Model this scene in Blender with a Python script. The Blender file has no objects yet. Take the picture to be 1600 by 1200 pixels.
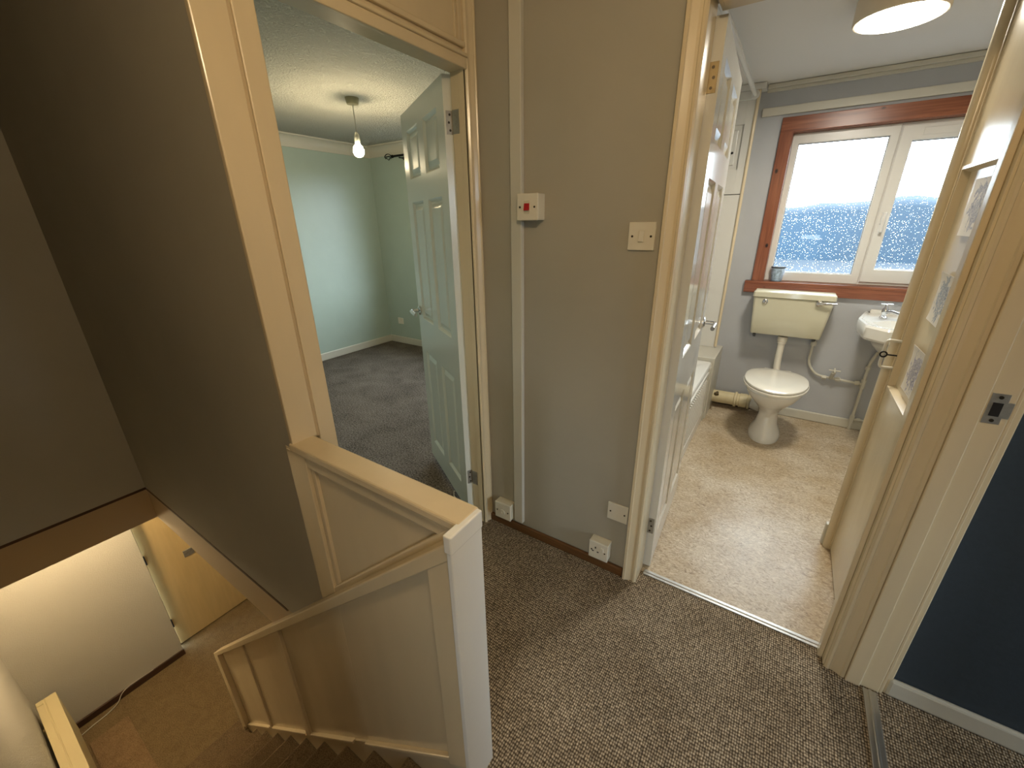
import bpy, bmesh, math, random
from mathutils import Vector, Matrix
random.seed(7)
S = bpy.context.scene
C = S.collection
PI = math.pi

# ------------------------------------------------------------------ colours / materials
def lin(c):
    return tuple(((v/255)/12.92 if v/255 <= .04045 else (((v/255)+.055)/1.055)**2.4) for v in c)

def new_mat(name):
    m = bpy.data.materials.new(name); m.use_nodes = True
    nt = m.node_tree
    return m, nt, nt.nodes['Principled BSDF']

def mat(name, col, rough=.5, metal=0, bump=0, scale=60, var=0, vscale=6, coat=0, detail=3, spec=.5, bdist=.002, stretch=None):
    m, nt, b = new_mat(name)
    c = lin(col) + (1,)
    b.inputs['Base Color'].default_value = c
    b.inputs['Roughness'].default_value = rough
    b.inputs['Metallic'].default_value = metal
    b.inputs['Specular IOR Level'].default_value = spec
    if coat: b.inputs['Coat Weight'].default_value = coat; b.inputs['Coat Roughness'].default_value = .08
    tc = nt.nodes.new('ShaderNodeTexCoord')
    src = tc.outputs['Object']
    if stretch:
        mp = nt.nodes.new('ShaderNodeMapping'); mp.inputs['Scale'].default_value = stretch
        nt.links.new(src, mp.inputs[0]); src = mp.outputs[0]
    if var:
        n = nt.nodes.new('ShaderNodeTexNoise'); n.inputs['Scale'].default_value = vscale; n.inputs['Detail'].default_value = 5
        nt.links.new(src, n.inputs['Vector'])
        r = nt.nodes.new('ShaderNodeValToRGB')
        r.color_ramp.elements[0].position = .3; r.color_ramp.elements[1].position = .7
        r.color_ramp.elements[0].color = tuple(v*(1-var) for v in c[:3]) + (1,)
        r.color_ramp.elements[1].color = tuple(min(1, v*(1+var*.5)) for v in c[:3]) + (1,)
        nt.links.new(n.outputs['Fac'], r.inputs[0]); nt.links.new(r.outputs[0], b.inputs['Base Color'])
    if bump:
        n = nt.nodes.new('ShaderNodeTexNoise'); n.inputs['Scale'].default_value = scale; n.inputs['Detail'].default_value = detail
        nt.links.new(src, n.inputs['Vector'])
        bp = nt.nodes.new('ShaderNodeBump'); bp.inputs['Strength'].default_value = bump; bp.inputs['Distance'].default_value = bdist
        nt.links.new(n.outputs['Fac'], bp.inputs['Height']); nt.links.new(bp.outputs[0], b.inputs['Normal'])
    return m

def ramp(nt, stops):
    r = nt.nodes.new('ShaderNodeValToRGB')
    while len(r.color_ramp.elements) < len(stops): r.color_ramp.elements.new(.5)
    for e, (p, c) in zip(r.color_ramp.elements, stops): e.position = p; e.color = lin(c) + (1,)
    return r

def emit(name, col, strength):
    m, nt, b = new_mat(name)
    b.inputs['Base Color'].default_value = (.9, .88, .82, 1)
    b.inputs['Emission Color'].default_value = col + (1,)
    b.inputs['Emission Strength'].default_value = strength
    return m

def loop_carpet(name, dark, mid, light, size):
    """flat woven loop pile: rows of small elongated loops with dark gaps"""
    m, nt, b = new_mat(name); b.inputs['Roughness'].default_value = .95; b.inputs['Specular IOR Level'].default_value = .1
    L = nt.links.new
    tc = nt.nodes.new('ShaderNodeTexCoord')
    mp = nt.nodes.new('ShaderNodeMapping'); mp.inputs['Scale'].default_value = (1, .72, .8); mp.inputs['Rotation'].default_value = (0, 0, .0)
    L(tc.outputs['Object'], mp.inputs[0])
    v = nt.nodes.new('ShaderNodeTexVoronoi'); v.inputs['Scale'].default_value = 1/size; v.inputs['Randomness'].default_value = .28
    L(mp.outputs[0], v.inputs['Vector'])
    r = ramp(nt, [(.12, light), (.38, mid), (.60, dark)])
    L(v.outputs['Distance'], r.inputs[0])
    n = nt.nodes.new('ShaderNodeTexNoise'); n.inputs['Scale'].default_value = 3.2; n.inputs['Detail'].default_value = 4
    L(tc.outputs['Object'], n.inputs['Vector'])
    r2 = ramp(nt, [(.3, (214, 208, 200)), (.7, (255, 255, 255))]); L(n.outputs['Fac'], r2.inputs[0])
    mx = nt.nodes.new('ShaderNodeMixRGB'); mx.blend_type = 'MULTIPLY'; mx.inputs[0].default_value = 1
    L(r.outputs[0], mx.inputs[1]); L(r2.outputs[0], mx.inputs[2])
    # each loop a little different
    mx2 = nt.nodes.new('ShaderNodeMixRGB'); mx2.blend_type = 'OVERLAY'; mx2.inputs[0].default_value = .35
    bw = nt.nodes.new('ShaderNodeRGBToBW'); L(v.outputs['Color'], bw.inputs[0])
    L(mx.outputs[0], mx2.inputs[1]); L(bw.outputs[0], mx2.inputs[2])
    L(mx2.outputs[0], b.inputs['Base Color'])
    bp = nt.nodes.new('ShaderNodeBump'); bp.invert = True; bp.inputs['Strength'].default_value = .8; bp.inputs['Distance'].default_value = .004
    L(v.outputs['Distance'], bp.inputs['Height']); L(bp.outputs[0], b.inputs['Normal'])
    return m

def cut_carpet(name, dark, light, fine=260, patch=5):
    m, nt, b = new_mat(name); b.inputs['Roughness'].default_value = 1; b.inputs['Specular IOR Level'].default_value = .05
    L = nt.links.new
    tc = nt.nodes.new('ShaderNodeTexCoord')
    n = nt.nodes.new('ShaderNodeTexNoise'); n.inputs['Scale'].default_value = fine; n.inputs['Detail'].default_value = 3
    n2 = nt.nodes.new('ShaderNodeTexNoise'); n2.inputs['Scale'].default_value = patch; n2.inputs['Detail'].default_value = 6; n2.inputs['Distortion'].default_value = .8
    L(tc.outputs['Object'], n.inputs['Vector']); L(tc.outputs['Object'], n2.inputs['Vector'])
    ad = nt.nodes.new('ShaderNodeMath'); ad.operation = 'ADD'
    s2 = nt.nodes.new('ShaderNodeMath'); s2.operation = 'MULTIPLY'; s2.inputs[1].default_value = .3
    L(n2.outputs['Fac'], s2.inputs[0]); L(n.outputs['Fac'], ad.inputs[0]); L(s2.outputs[0], ad.inputs[1])
    r = ramp(nt, [(.46, dark), (.84, light)]); L(ad.outputs[0], r.inputs[0]); L(r.outputs[0], b.inputs['Base Color'])
    bp = nt.nodes.new('ShaderNodeBump'); bp.inputs['Strength'].default_value = .7; bp.inputs['Distance'].default_value = .006
    L(n.outputs['Fac'], bp.inputs['Height']); L(bp.outputs[0], b.inputs['Normal'])
    return m

def vinyl_mat():
    m, nt, b = new_mat('mottled_beige_vinyl'); b.inputs['Roughness'].default_value = .34; b.inputs['Specular IOR Level'].default_value = .5
    L = nt.links.new
    tc = nt.nodes.new('ShaderNodeTexCoord')
    mp = nt.nodes.new('ShaderNodeMapping'); mp.inputs['Scale'].default_value = (1, 1.7, 1); mp.inputs['Rotation'].default_value = (0, 0, .5)
    L(tc.outputs['Object'], mp.inputs[0])
    n = nt.nodes.new('ShaderNodeTexNoise'); n.inputs['Scale'].default_value = 34; n.inputs['Detail'].default_value = 8; n.inputs['Roughness'].default_value = .75; n.inputs['Distortion'].default_value = 2.2
    L(mp.outputs[0], n.inputs['Vector'])
    r = ramp(nt, [(.34, (128, 110, 88)), (.45, (176, 160, 136)), (.55, (200, 187, 164)), (.66, (224, 214, 196))])
    L(n.outputs['Fac'], r.inputs[0])
    n2 = nt.nodes.new('ShaderNodeTexNoise'); n2.inputs['Scale'].default_value = 4; n2.inputs['Detail'].default_value = 3
    L(tc.outputs['Object'], n2.inputs['Vector'])
    r2 = ramp(nt, [(.35, (232, 222, 205)), (.65, (255, 255, 255))]); L(n2.outputs['Fac'], r2.inputs[0])
    mx = nt.nodes.new('ShaderNodeMixRGB'); mx.blend_type = 'MULTIPLY'; mx.inputs[0].default_value = 1
    L(r.outputs[0], mx.inputs[1]); L(r2.outputs[0], mx.inputs[2]); L(mx.outputs[0], b.inputs['Base Color'])
    bp = nt.nodes.new('ShaderNodeBump'); bp.inputs['Strength'].default_value = .12; bp.inputs['Distance'].default_value = .002
    L(n.outputs['Fac'], bp.inputs['Height']); L(bp.outputs[0], b.inputs['Normal'])
    return m

def stipple_mat(name, col, strength, scale, dist):
    m, nt, b = new_mat(name); b.inputs['Roughness'].default_value = .9
    L = nt.links.new; b.inputs['Base Color'].default_value = lin(col) + (1,); b.inputs['Specular IOR Level'].default_value = .2
    tc = nt.nodes.new('ShaderNodeTexCoord')
    n = nt.nodes.new('ShaderNodeTexNoise'); n.inputs['Scale'].default_value = scale; n.inputs['Detail'].default_value = 4; n.inputs['Roughness'].default_value = .65
    L(tc.outputs['Object'], n.inputs['Vector'])
    r = nt.nodes.new('ShaderNodeValToRGB'); r.color_ramp.elements[0].position = .42; r.color_ramp.elements[1].position = .60
    L(n.outputs['Fac'], r.inputs[0])
    bp = nt.nodes.new('ShaderNodeBump'); bp.inputs['Strength'].default_value = strength; bp.inputs['Distance'].default_value = dist
    L(r.outputs[0], bp.inputs['Height']); L(bp.outputs[0], b.inputs['Normal'])
    return m

def pine_mat(horizontal=True):
    m, nt, b = new_mat('varnished_pine' + ('' if horizontal else '_upright')); b.inputs['Roughness'].default_value = .3
    L = nt.links.new
    tc = nt.nodes.new('ShaderNodeTexCoord')
    mp = nt.nodes.new('ShaderNodeMapping'); mp.inputs['Scale'].default_value = (3, 40, 60) if horizontal else (60, 40, 3)
    L(tc.outputs['Object'], mp.inputs[0])
    n = nt.nodes.new('ShaderNodeTexNoise'); n.inputs['Scale'].default_value = 1; n.inputs['Detail'].default_value = 5; n.inputs['Distortion'].default_value = .6
    L(mp.outputs[0], n.inputs['Vector'])
    r = ramp(nt, [(.3, (108, 58, 38)), (.55, (136, 80, 54)), (.75, (158, 100, 72))]); L(n.outputs['Fac'], r.inputs[0])
    v = nt.nodes.new('ShaderNodeTexVoronoi'); v.inputs['Scale'].default_value = 5.5
    mp2 = nt.nodes.new('ShaderNodeMapping'); mp2.inputs['Scale'].default_value = (1, .2, 1.6) if horizontal else (1.6, .2, 1); mp2.inputs['Location'].default_value = (.3, 0, .2)
    L(tc.outputs['Object'], mp2.inputs[0]); L(mp2.outputs[0], v.inputs['Vector'])
    r2 = ramp(nt, [(.05, (60, 28, 18)), (.10, (255, 255, 255))]); L(v.outputs['Distance'], r2.inputs[0])
    mx = nt.nodes.new('ShaderNodeMixRGB'); mx.blend_type = 'MULTIPLY'; mx.inputs[0].default_value = 1
    L(r.outputs[0], mx.inputs[1]); L(r2.outputs[0], mx.inputs[2]); L(mx.outputs[0], b.inputs['Base Color'])
    return m

def clear_glass():
    m = bpy.data.materials.new('window_glass'); m.use_nodes = True; nt = m.node_tree; nt.nodes.clear(); L = nt.links.new
    out = nt.nodes.new('ShaderNodeOutputMaterial')
    t = nt.nodes.new('ShaderNodeBsdfTransparent'); g = nt.nodes.new('ShaderNodeBsdfGlossy'); g.inputs['Roughness'].default_value = .02
    fr = nt.nodes.new('ShaderNodeFresnel'); mx = nt.nodes.new('ShaderNodeMixShader')
    ge = nt.nodes.new('ShaderNodeNewGeometry'); iv = nt.nodes.new('ShaderNodeMath'); iv.operation = 'SUBTRACT'; iv.inputs[0].default_value = 1
    ml = nt.nodes.new('ShaderNodeMath'); ml.operation = 'MULTIPLY'; L(ge.outputs['Backfacing'], iv.inputs[1]); L(iv.outputs[0], ml.inputs[0]); L(fr.outputs[0], ml.inputs[1])
    L(ml.outputs[0], mx.inputs[0]); L(t.outputs[0], mx.inputs[1]); L(g.outputs[0], mx.inputs[2]); L(mx.outputs[0], out.inputs[0])
    return m

def wet_glass():
    """outer pane surface: clear glass with beads of rain that bend the view"""
    m = bpy.data.materials.new('rain_spotted_glass'); m.use_nodes = True; nt = m.node_tree; nt.nodes.clear(); L = nt.links.new
    out = nt.nodes.new('ShaderNodeOutputMaterial')
    tc = nt.nodes.new('ShaderNodeTexCoord')
    mp = nt.nodes.new('ShaderNodeMapping'); mp.inputs['Scale'].default_value = (1, 1, .8)
    L(tc.outputs['Object'], mp.inputs[0])
    v = nt.nodes.new('ShaderNodeTexVoronoi'); v.inputs['Scale'].default_value = 115; v.inputs['Randomness'].default_value = 1
    L(mp.outputs[0], v.inputs['Vector'])
    n = nt.nodes.new('ShaderNodeTexNoise'); n.inputs['Scale'].default_value = 170; n.inputs['Detail'].default_value = 2
    L(mp.outputs[0], n.inputs['Vector'])
    ad = nt.nodes.new('ShaderNodeMath'); ad.operation = 'MULTIPLY_ADD'; ad.inputs[1].default_value = .5
    L(n.outputs['Fac'], ad.inputs[0]); L(v.outputs['Distance'], ad.inputs[2])
    mask = nt.nodes.new('ShaderNodeMath'); mask.operation = 'LESS_THAN'; mask.inputs[1].default_value = .455
    L(ad.outputs[0], mask.inputs[0])
    bp = nt.nodes.new('ShaderNodeBump'); bp.invert = True; bp.inputs['Strength'].default_value = 1; bp.inputs['Distance'].default_value = .02
    L(ad.outputs[0], bp.inputs['Height'])
    rf = nt.nodes.new('ShaderNodeBsdfRefraction'); rf.inputs['IOR'].default_value = 1.33; rf.inputs['Roughness'].default_value = .05
    L(bp.outputs[0], rf.inputs['Normal'])
    t = nt.nodes.new('ShaderNodeBsdfTransparent'); mx = nt.nodes.new('ShaderNodeMixShader')
    L(mask.outputs[0], mx.inputs[0]); L(t.outputs[0], mx.inputs[1]); L(rf.outputs[0], mx.inputs[2]); L(mx.outputs[0], out.inputs[0])
    return m

def sketch_mat(name, tint, cx, cy, sx, sz, seed):
    """cream paper with a loose smudgy pencil-and-wash drawing in the middle of the sheet"""
    m, nt, b = new_mat(name); b.inputs['Roughness'].default_value = .6
    L = nt.links.new
    tc = nt.nodes.new('ShaderNodeTexCoord')
    mp = nt.nodes.new('ShaderNodeMapping'); mp.inputs['Location'].default_value = (seed, seed*1.7, seed*.3)
    L(tc.outputs['Object'], mp.inputs[0])
    n = nt.nodes.new('ShaderNodeTexNoise'); n.inputs['Scale'].default_value = 34; n.inputs['Detail'].default_value = 6; n.inputs['Distortion'].default_value = 1.5
    L(mp.outputs[0], n.inputs['Vector'])
    sep = nt.nodes.new('ShaderNodeSeparateXYZ'); L(tc.outputs['Object'], sep.inputs[0])
    def dist(sock, c, s):
        a = nt.nodes.new('ShaderNodeMath'); a.operation = 'SUBTRACT'; a.inputs[1].default_value = c; L(sock, a.inputs[0])
        d = nt.nodes.new('ShaderNodeMath'); d.operation = 'DIVIDE'; d.inputs[1].default_value = s; L(a.outputs[0], d.inputs[0])
        p = nt.nodes.new('ShaderNodeMath'); p.operation = 'POWER'; p.inputs[1].default_value = 2; L(d.outputs[0], p.inputs[0]); return p
    q = nt.nodes.new('ShaderNodeMath'); q.operation = 'ADD'
    L(dist(sep.outputs['Y'], cx, sx).outputs[0], q.inputs[0]); L(dist(sep.outputs['Z'], cy, sz).outputs[0], q.inputs[1])
    k = nt.nodes.new('ShaderNodeMath'); k.operation = 'MULTIPLY_ADD'; k.inputs[1].default_value = -.16
    L(q.outputs[0], k.inputs[0]); L(n.outputs['Fac'], k.inputs[2])
    r = ramp(nt, [(.30, (216, 208, 192)), (.40, tint), (.46, (196, 190, 182)), (.54, tuple(int(v*.8) for v in tint)), (.62, (208, 202, 190))])
    L(k.outputs[0], r.inputs[0]); L(r.outputs[0], b.inputs['Base Color'])
    return m

M = dict(
    landing=mat('landing_grey_cream_paint', (166, 161, 147), .75, bump=.25, scale=45, var=.05, vscale=3),
    mint=mat('mint_green_emulsion', (166, 181, 171), .36, bump=.25, scale=22, var=.03, spec=.5),
    bath=mat('pale_blue_grey_emulsion', (176, 178, 181), .45, bump=.25, scale=24, var=.03),
    navy=mat('navy_blue_emulsion', (48, 58, 68), .6, bump=.3, scale=90, var=.08, vscale=60),
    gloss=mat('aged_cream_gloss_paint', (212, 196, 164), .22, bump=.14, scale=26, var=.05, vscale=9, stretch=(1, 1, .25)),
    gloss_white=mat('white_gloss_paint', (210, 207, 196), .09, bump=.07, scale=26, var=.03, stretch=(1, 1, .25)),
    door_green=mat('door_gloss_paint_cool_white', (214, 216, 206), .2, bump=.10, scale=30, stretch=(1, 1, .2)),
    newel_daylit=mat('daylit_white_gloss_paint', (228, 228, 224), .25, bump=.25, scale=18),  # lighter than the other gloss: daylight on the end face put into the colour
    trimwhite=mat('satin_white_paint', (196, 192, 178), .4, bump=.08, scale=30),
    plastic=mat('white_plastic', (218, 212, 196), .3),
    plastic_side=mat('ivory_plastic', (210, 202, 180), .35),
    screw=mat('dark_screw_heads', (62, 54, 40), .4, .6),
    red=mat('red_plastic_rocker', (176, 28, 30), .35),
    dark=mat('dark_recess', (22, 18, 15), .8),
    chrome=mat('chrome', (205, 205, 205), .14, 1),
    brass=mat('tarnished_brass', (126, 112, 84), .4, .85, bump=.3, scale=80),
    steel=mat('worn_steel', (172, 168, 158), .45, .7, bump=.3, scale=90, var=.2, vscale=40),
    alu=mat('aluminium_strip', (196, 194, 188), .3, .9, bump=.15, scale=60, stretch=(1, .1, 1)),
    ceil_bath=mat('smooth_ceiling_paint', (214, 210, 202), .8, bump=.15, scale=90),
    ceil_bed=stipple_mat('stippled_artex_ceiling', (190, 190, 178), .9, 75, .012),
    ceil_land=mat('landing_ceiling_paint', (196, 190, 176), .8),
    plaster=stipple_mat('woodchip_paper_painted', (204, 200, 188), .45, 130, .004),
    hallwood=mat('cream_flush_door_veneer', (206, 180, 128), .45, var=.06, vscale=5, stretch=(1, 6, .6)),
    carpet=loop_carpet('brown_beige_loop_carpet', (74, 64, 52), (144, 130, 110), (202, 188, 166), .0068),
    stair_carpet=cut_carpet('brown_stair_carpet', (84, 70, 52), (126, 108, 82), 230, 14),
    hall_carpet=cut_carpet('hall_brown_carpet', (98, 82, 58), (132, 114, 84), 150, 16),
    bed_carpet=cut_carpet('dark_grey_twist_carpet', (56, 50, 45), (120, 112, 102), 95, 4.5),
    vinyl=vinyl_mat(),
    skirt_wood=mat('varnished_brown_skirting', (106, 72, 40), .4, var=.25, vscale=10, stretch=(1, 8, 20)),
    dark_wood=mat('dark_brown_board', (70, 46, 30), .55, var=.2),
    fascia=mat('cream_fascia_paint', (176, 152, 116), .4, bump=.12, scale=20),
    pvc=mat('white_pvc_frame', (214, 212, 206), .3),
    pvc_dirty=mat('grey_pvc_seal', (120, 116, 108), .5),
    pine=pine_mat(True), pine_up=pine_mat(False),
    glass=clear_glass(), wet=wet_glass(),
    ceramic=mat('white_ceramic', (226, 224, 216), .1, coat=.5),
    ceramic_cream=mat('pale_primrose_cistern', (202, 198, 174), .18, coat=.3, var=.02),
    seat=mat('white_toilet_seat', (224, 219, 205), .14, coat=.4),
    pipe_paint=mat('painted_pipe', (204, 200, 184), .35, bump=.15, scale=60),
    soil=mat('cream_painted_iron', (214, 200, 160), .45, bump=.5, scale=50, var=.08, vscale=20),
    bathwhite=mat('bath_panel_plastic', (214, 212, 204), .25),
    radiator=mat('cream_enamel_radiator', (206, 192, 150), .4, bump=.2, scale=40),
    black=mat('black_iron', (22, 20, 19), .35, .5),
    flex=mat('white_flex', (196, 192, 178), .5),
    hill=mat('hazy_blue_green_hillside', (16, 40, 56), 1, var=.35, vscale=.06),
    ground=mat('distant_ground', (12, 32, 46), 1, var=.3, vscale=.08),
    mat_floor=cut_carpet('fawn_floor_mat', (108, 88, 64), (146, 122, 92), 160, 8),
    bulb=emit('lit_bulb_glass', (1, .86, .58), 60),
    dome=emit('lit_opal_diffuser', (1, .93, .80), 9),
    dome_hall=emit('lit_hall_diffuser', (1, .72, .40), 6),
    wood_rim=mat('pale_wood_rim', (228, 212, 184), .5),
    cup=mat('pale_blue_printed_cup', (170, 190, 210), .4, var=.5, vscale=60),
    bead=mat('cream_bead', (196, 178, 148), .3),
)

# ------------------------------------------------------------------ mesh helpers
def bm_new(): return bmesh.new()

def add_box(bm, lo, hi, bev=0, seg=2):
    lo, hi = Vector(lo), Vector(hi)
    r = bmesh.ops.create_cube(bm, size=1)
    vs = r['verts']
    c = (lo+hi)/2; s = hi-lo
    for v in vs: v.co = Vector((v.co.x*s.x, v.co.y*s.y, v.co.z*s.z)) + c
    if bev:
        es = {e for v in vs for e in v.link_edges}
        bmesh.ops.bevel(bm, geom=list(es), offset=min(bev, min(s)/2.2), segments=seg, affect='EDGES', profile=.5)
    return bm

def box(lo, hi, bev=0, seg=2): return add_box(bm_new(), lo, hi, bev, seg)

def add_prism(bm, pts, a, b, axis='Y', bev=0):
    """polygon extruded along an axis; pts are the two other coordinates (in xyz order)"""
    def P(p, t):
        if axis == 'Y': return Vector((p[0], t, p[1]))
        if axis == 'Z': return Vector((p[0], p[1], t))
        return Vector((t, p[0], p[1]))
    v0 = [bm.verts.new(P(p, a)) for p in pts]; v1 = [bm.verts.new(P(p, b)) for p in pts]
    fs = [bm.faces.new(v0), bm.faces.new(v1[::-1])]
    n = len(pts)
    for i in range(n): fs.append(bm.faces.new([v0[i], v1[i], v1[(i+1) % n], v0[(i+1) % n]]))
    bmesh.ops.recalc_face_normals(bm, faces=fs)
    if bev:
        es = {e for f in fs for e in f.edges}
        bmesh.ops.bevel(bm, geom=list(es), offset=bev, segments=2, affect='EDGES', profile=.5)
    return bm

def prism(*a, **k): return add_prism(bm_new(), *a, **k)

def add_tube(bm, pts, r, seg=12, smooth=0, caps=True, radii=None):
    pts = [Vector(p) for p in pts]
    if smooth:
        out = [pts[0]]
        for i in range(1, len(pts)-1):
            p, a, b = pts[i], pts[i-1], pts[i+1]
            d1 = min(smooth, (a-p).length*.45); d2 = min(smooth, (b-p).length*.45)
            s, e = p+(a-p).normalized()*d1, p+(b-p).normalized()*d2
            for k in range(7):
                t = k/6; out.append(s*(1-t)**2 + p*2*t*(1-t) + e*t*t)
        out.append(pts[-1]); pts = out
    rings = []
    up = None
    for i, p in enumerate(pts):
        if i == 0: d = pts[1]-p
        elif i == len(pts)-1: d = p-pts[i-1]
        else: d = (pts[i+1]-pts[i-1])
        d.normalize()
        if up is None:
            up = d.orthogonal().normalized()
        else:
            up = (up - d*up.dot(d)).normalized()
        s = d.cross(up)
        rr = radii[i] if radii else r
        rings.append([bm.verts.new(p + up*math.cos(2*PI*k/seg)*rr + s*math.sin(2*PI*k/seg)*rr) for k in range(seg)])
    for a, b in zip(rings, rings[1:]):
        for k in range(seg): bm.faces.new([a[k], a[(k+1) % seg], b[(k+1) % seg], b[k]])
    if caps:
        bm.faces.new(rings[0][::-1]); bm.faces.new(rings[-1])
    return bm

def add_frame(bm, x0, x1, z0, z1, l, r, b, t, y0, y1):
    """mitred rectangular frame in the xz plane"""
    O = [(x0, z0), (x1, z0), (x1, z1), (x0, z1)]; I = [(x0+l, z0+b), (x1-r, z0+b), (x1-r, z1-t), (x0+l, z1-t)]
    e = .004
    O2 = [(x0+e, z0+e), (x1-e, z0+e), (x1-e, z1-e), (x0+e, z1-e)]; I2 = [(x0+l-e, z0+b-e), (x1-r+e, z0+b-e), (x1-r+e, z1-t+e), (x0+l-e, z1-t+e)]
    loops = [(O, y0+e), (O2, y0), (I2, y0), (I, y0+e), (I, y1), (O, y1)]
    R_ = [[bm.verts.new((p[0], y, p[1])) for p in L_] for L_, y in loops]
    fs = []
    for i in range(len(R_)):
        a, c = R_[i], R_[(i+1) % len(R_)]
        for k in range(4): fs.append(bm.faces.new([a[k], a[(k+1) % 4], c[(k+1) % 4], c[k]]))
    bmesh.ops.recalc_face_normals(bm, faces=fs)
    return bm

def tube(*a, **k): return add_tube(bm_new(), *a, **k)

def add_lathe(bm, prof, centre=(0, 0, 0), axis='Z', seg=32):
    """prof = [(radius, height)...]"""
    c = Vector(centre); rings = []
    for r, h in prof:
        ring = []
        for k in range(seg):
            a = 2*PI*k/seg; x, y = r*math.cos(a), r*math.sin(a)
            v = {'Z': (x, y, h), 'Y': (x, h, y), 'X': (h, x, y)}[axis]
            ring.append(bm.verts.new(c+Vector(v)))
        rings.append(ring)
    for a, b in zip(rings, rings[1:]):
        for k in range(seg): bm.faces.new([a[k], a[(k+1) % seg], b[(k+1) % seg], b[k]])
    bm.faces.new(rings[0][::-1]); bm.faces.new(rings[-1])
    bmesh.ops.recalc_face_normals(bm, faces=bm.faces)
    return bm

def lathe(*a, **k): return add_lathe(bm_new(), *a, **k)

def loft(rings, cap=True, bm=None):
    bm = bm or bm_new()
    R = [[bm.verts.new(p) for p in ring] for ring in rings]
    n = len(R[0])
    for a, b in zip(R, R[1:]):
        for k in range(n): bm.faces.new([a[k], a[(k+1) % n], b[(k+1) % n], b[k]])
    if cap: bm.faces.new(R[0][::-1]); bm.faces.new(R[-1])
    bmesh.ops.recalc_face_normals(bm, faces=bm.faces)
    return bm

def egg(cx, cy, z, rx, front, back, n=40, sq=2.0, sqb=2.6):
    """plan outline of a pan or seat: round at the front (-y), squarer at the back (+y)"""
    out = []
    for k in range(n):
        a = 2*PI*k/n; c, s = math.cos(a), math.sin(a)
        e = sqb if s > 0 else sq
        x = abs(c)**(2/e)*(1 if c > 0 else -1)*rx
        y = abs(s)**(2/e)*(1 if s > 0 else -1)*(back if s > 0 else front)
        out.append((cx+x, cy+y, z))
    return out

def obj(name, bm, m, parent=None, smooth=False, mats=None, auto=None):
    me = bpy.data.meshes.new(name); 
    if parent is not None:
        root = parent
        while root.parent: root = root.parent
        bmesh.ops.translate(bm, verts=bm.verts, vec=-Vector(root.location))
    bm.normal_update()
    bm.to_mesh(me); bm.free()
    for mm in (mats or [m]): me.materials.append(mm)
    if smooth:
        for p in me.polygons: p.use_smooth = True
        try: me.set_sharp_from_angle(angle=math.radians(auto or 40))
        except Exception: pass
    o = bpy.data.objects.new(name, me); C.objects.link(o)
    if parent is not None: o.parent = parent
    return o

def tag(o, label, cat, group=None, kind=None):
    o['label'] = label; o['category'] = cat
    if group: o['group'] = group
    if kind: o['kind'] = kind
    return o

def thing(name, loc, label, cat, group=None):
    o = bpy.data.objects.new(name, None); C.objects.link(o); o.location = loc; o.empty_display_size = .05
    return tag(o, label, cat, group)

def struct(name, bm, m, label=None, parent=None, mats=None, smooth=False):
    o = obj(name, bm, m, parent, mats=mats, smooth=smooth)
    if parent is None:
        o['kind'] = 'structure'
        if label: o['label'] = label
    return o

def sroot(name, loc, label):
    o = bpy.data.objects.new(name, None); C.objects.link(o); o.location = loc
    o['kind'] = 'structure'; o['label'] = label; return o

def wall(name, boxes, mats, label):
    """boxes [(lo,hi)], mats dict: face direction -> material; one structure mesh, faces coloured by the room they face"""
    keys = list(mats.keys()); ml = [mats[k] for k in keys]
    bm = bm_new()
    for lo, hi in boxes: add_box(bm, lo, hi)
    bm.normal_update()
    dirs = {'+x': (1, 0, 0), '-x': (-1, 0, 0), '+y': (0, 1, 0), '-y': (0, -1, 0), '+z': (0, 0, 1), '-z': (0, 0, -1)}
    for f in bm.faces:
        f.material_index = 0
        for i, k in enumerate(keys):
            if k in dirs and f.normal.dot(Vector(dirs[k])) > .9: f.material_index = i
    return struct(name, bm, None, label, mats=ml)

# ------------------------------------------------------------------ levels
ZC = 2.25            # upstairs ceiling
ZH = -2.526          # hall floor
XW = -1.06           # plane of the bedroom doorway
YW = 1.39            # landing wall with the switches
YB = 3.60            # bathroom window wall

# ------------------------------------------------------------------ room shell
struct('floor_landing', add_box(box((XW-.02, .55, -.04), (.47, 1.455, 0)), (-.506, -1.1, -.04), (.47, .55, 0)), M['carpet'], 'brown and beige loop pile landing carpet')
struct('floor_bedroom', box((-4.27, .54, -.04), (XW-.02, 3.55, 0)), M['bed_carpet'], 'dark grey bedroom carpet')
struct('floor_bathroom', box((-1.08, 1.455, -.04), (1.26, 3.61, 0)), M['vinyl'], 'mottled beige bathroom vinyl floor')
struct('floor_blue_room', box((.47, -1.5, -.04), (3.6, 1.40, 0)), M['carpet'], 'brown and beige loop carpet in the navy blue room')
struct('floor_hall', box((-4.7, -.46, ZH-.05), (.5, 2.2, ZH)), M['hall_carpet'], 'brown carpet of the downstairs hall')

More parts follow.
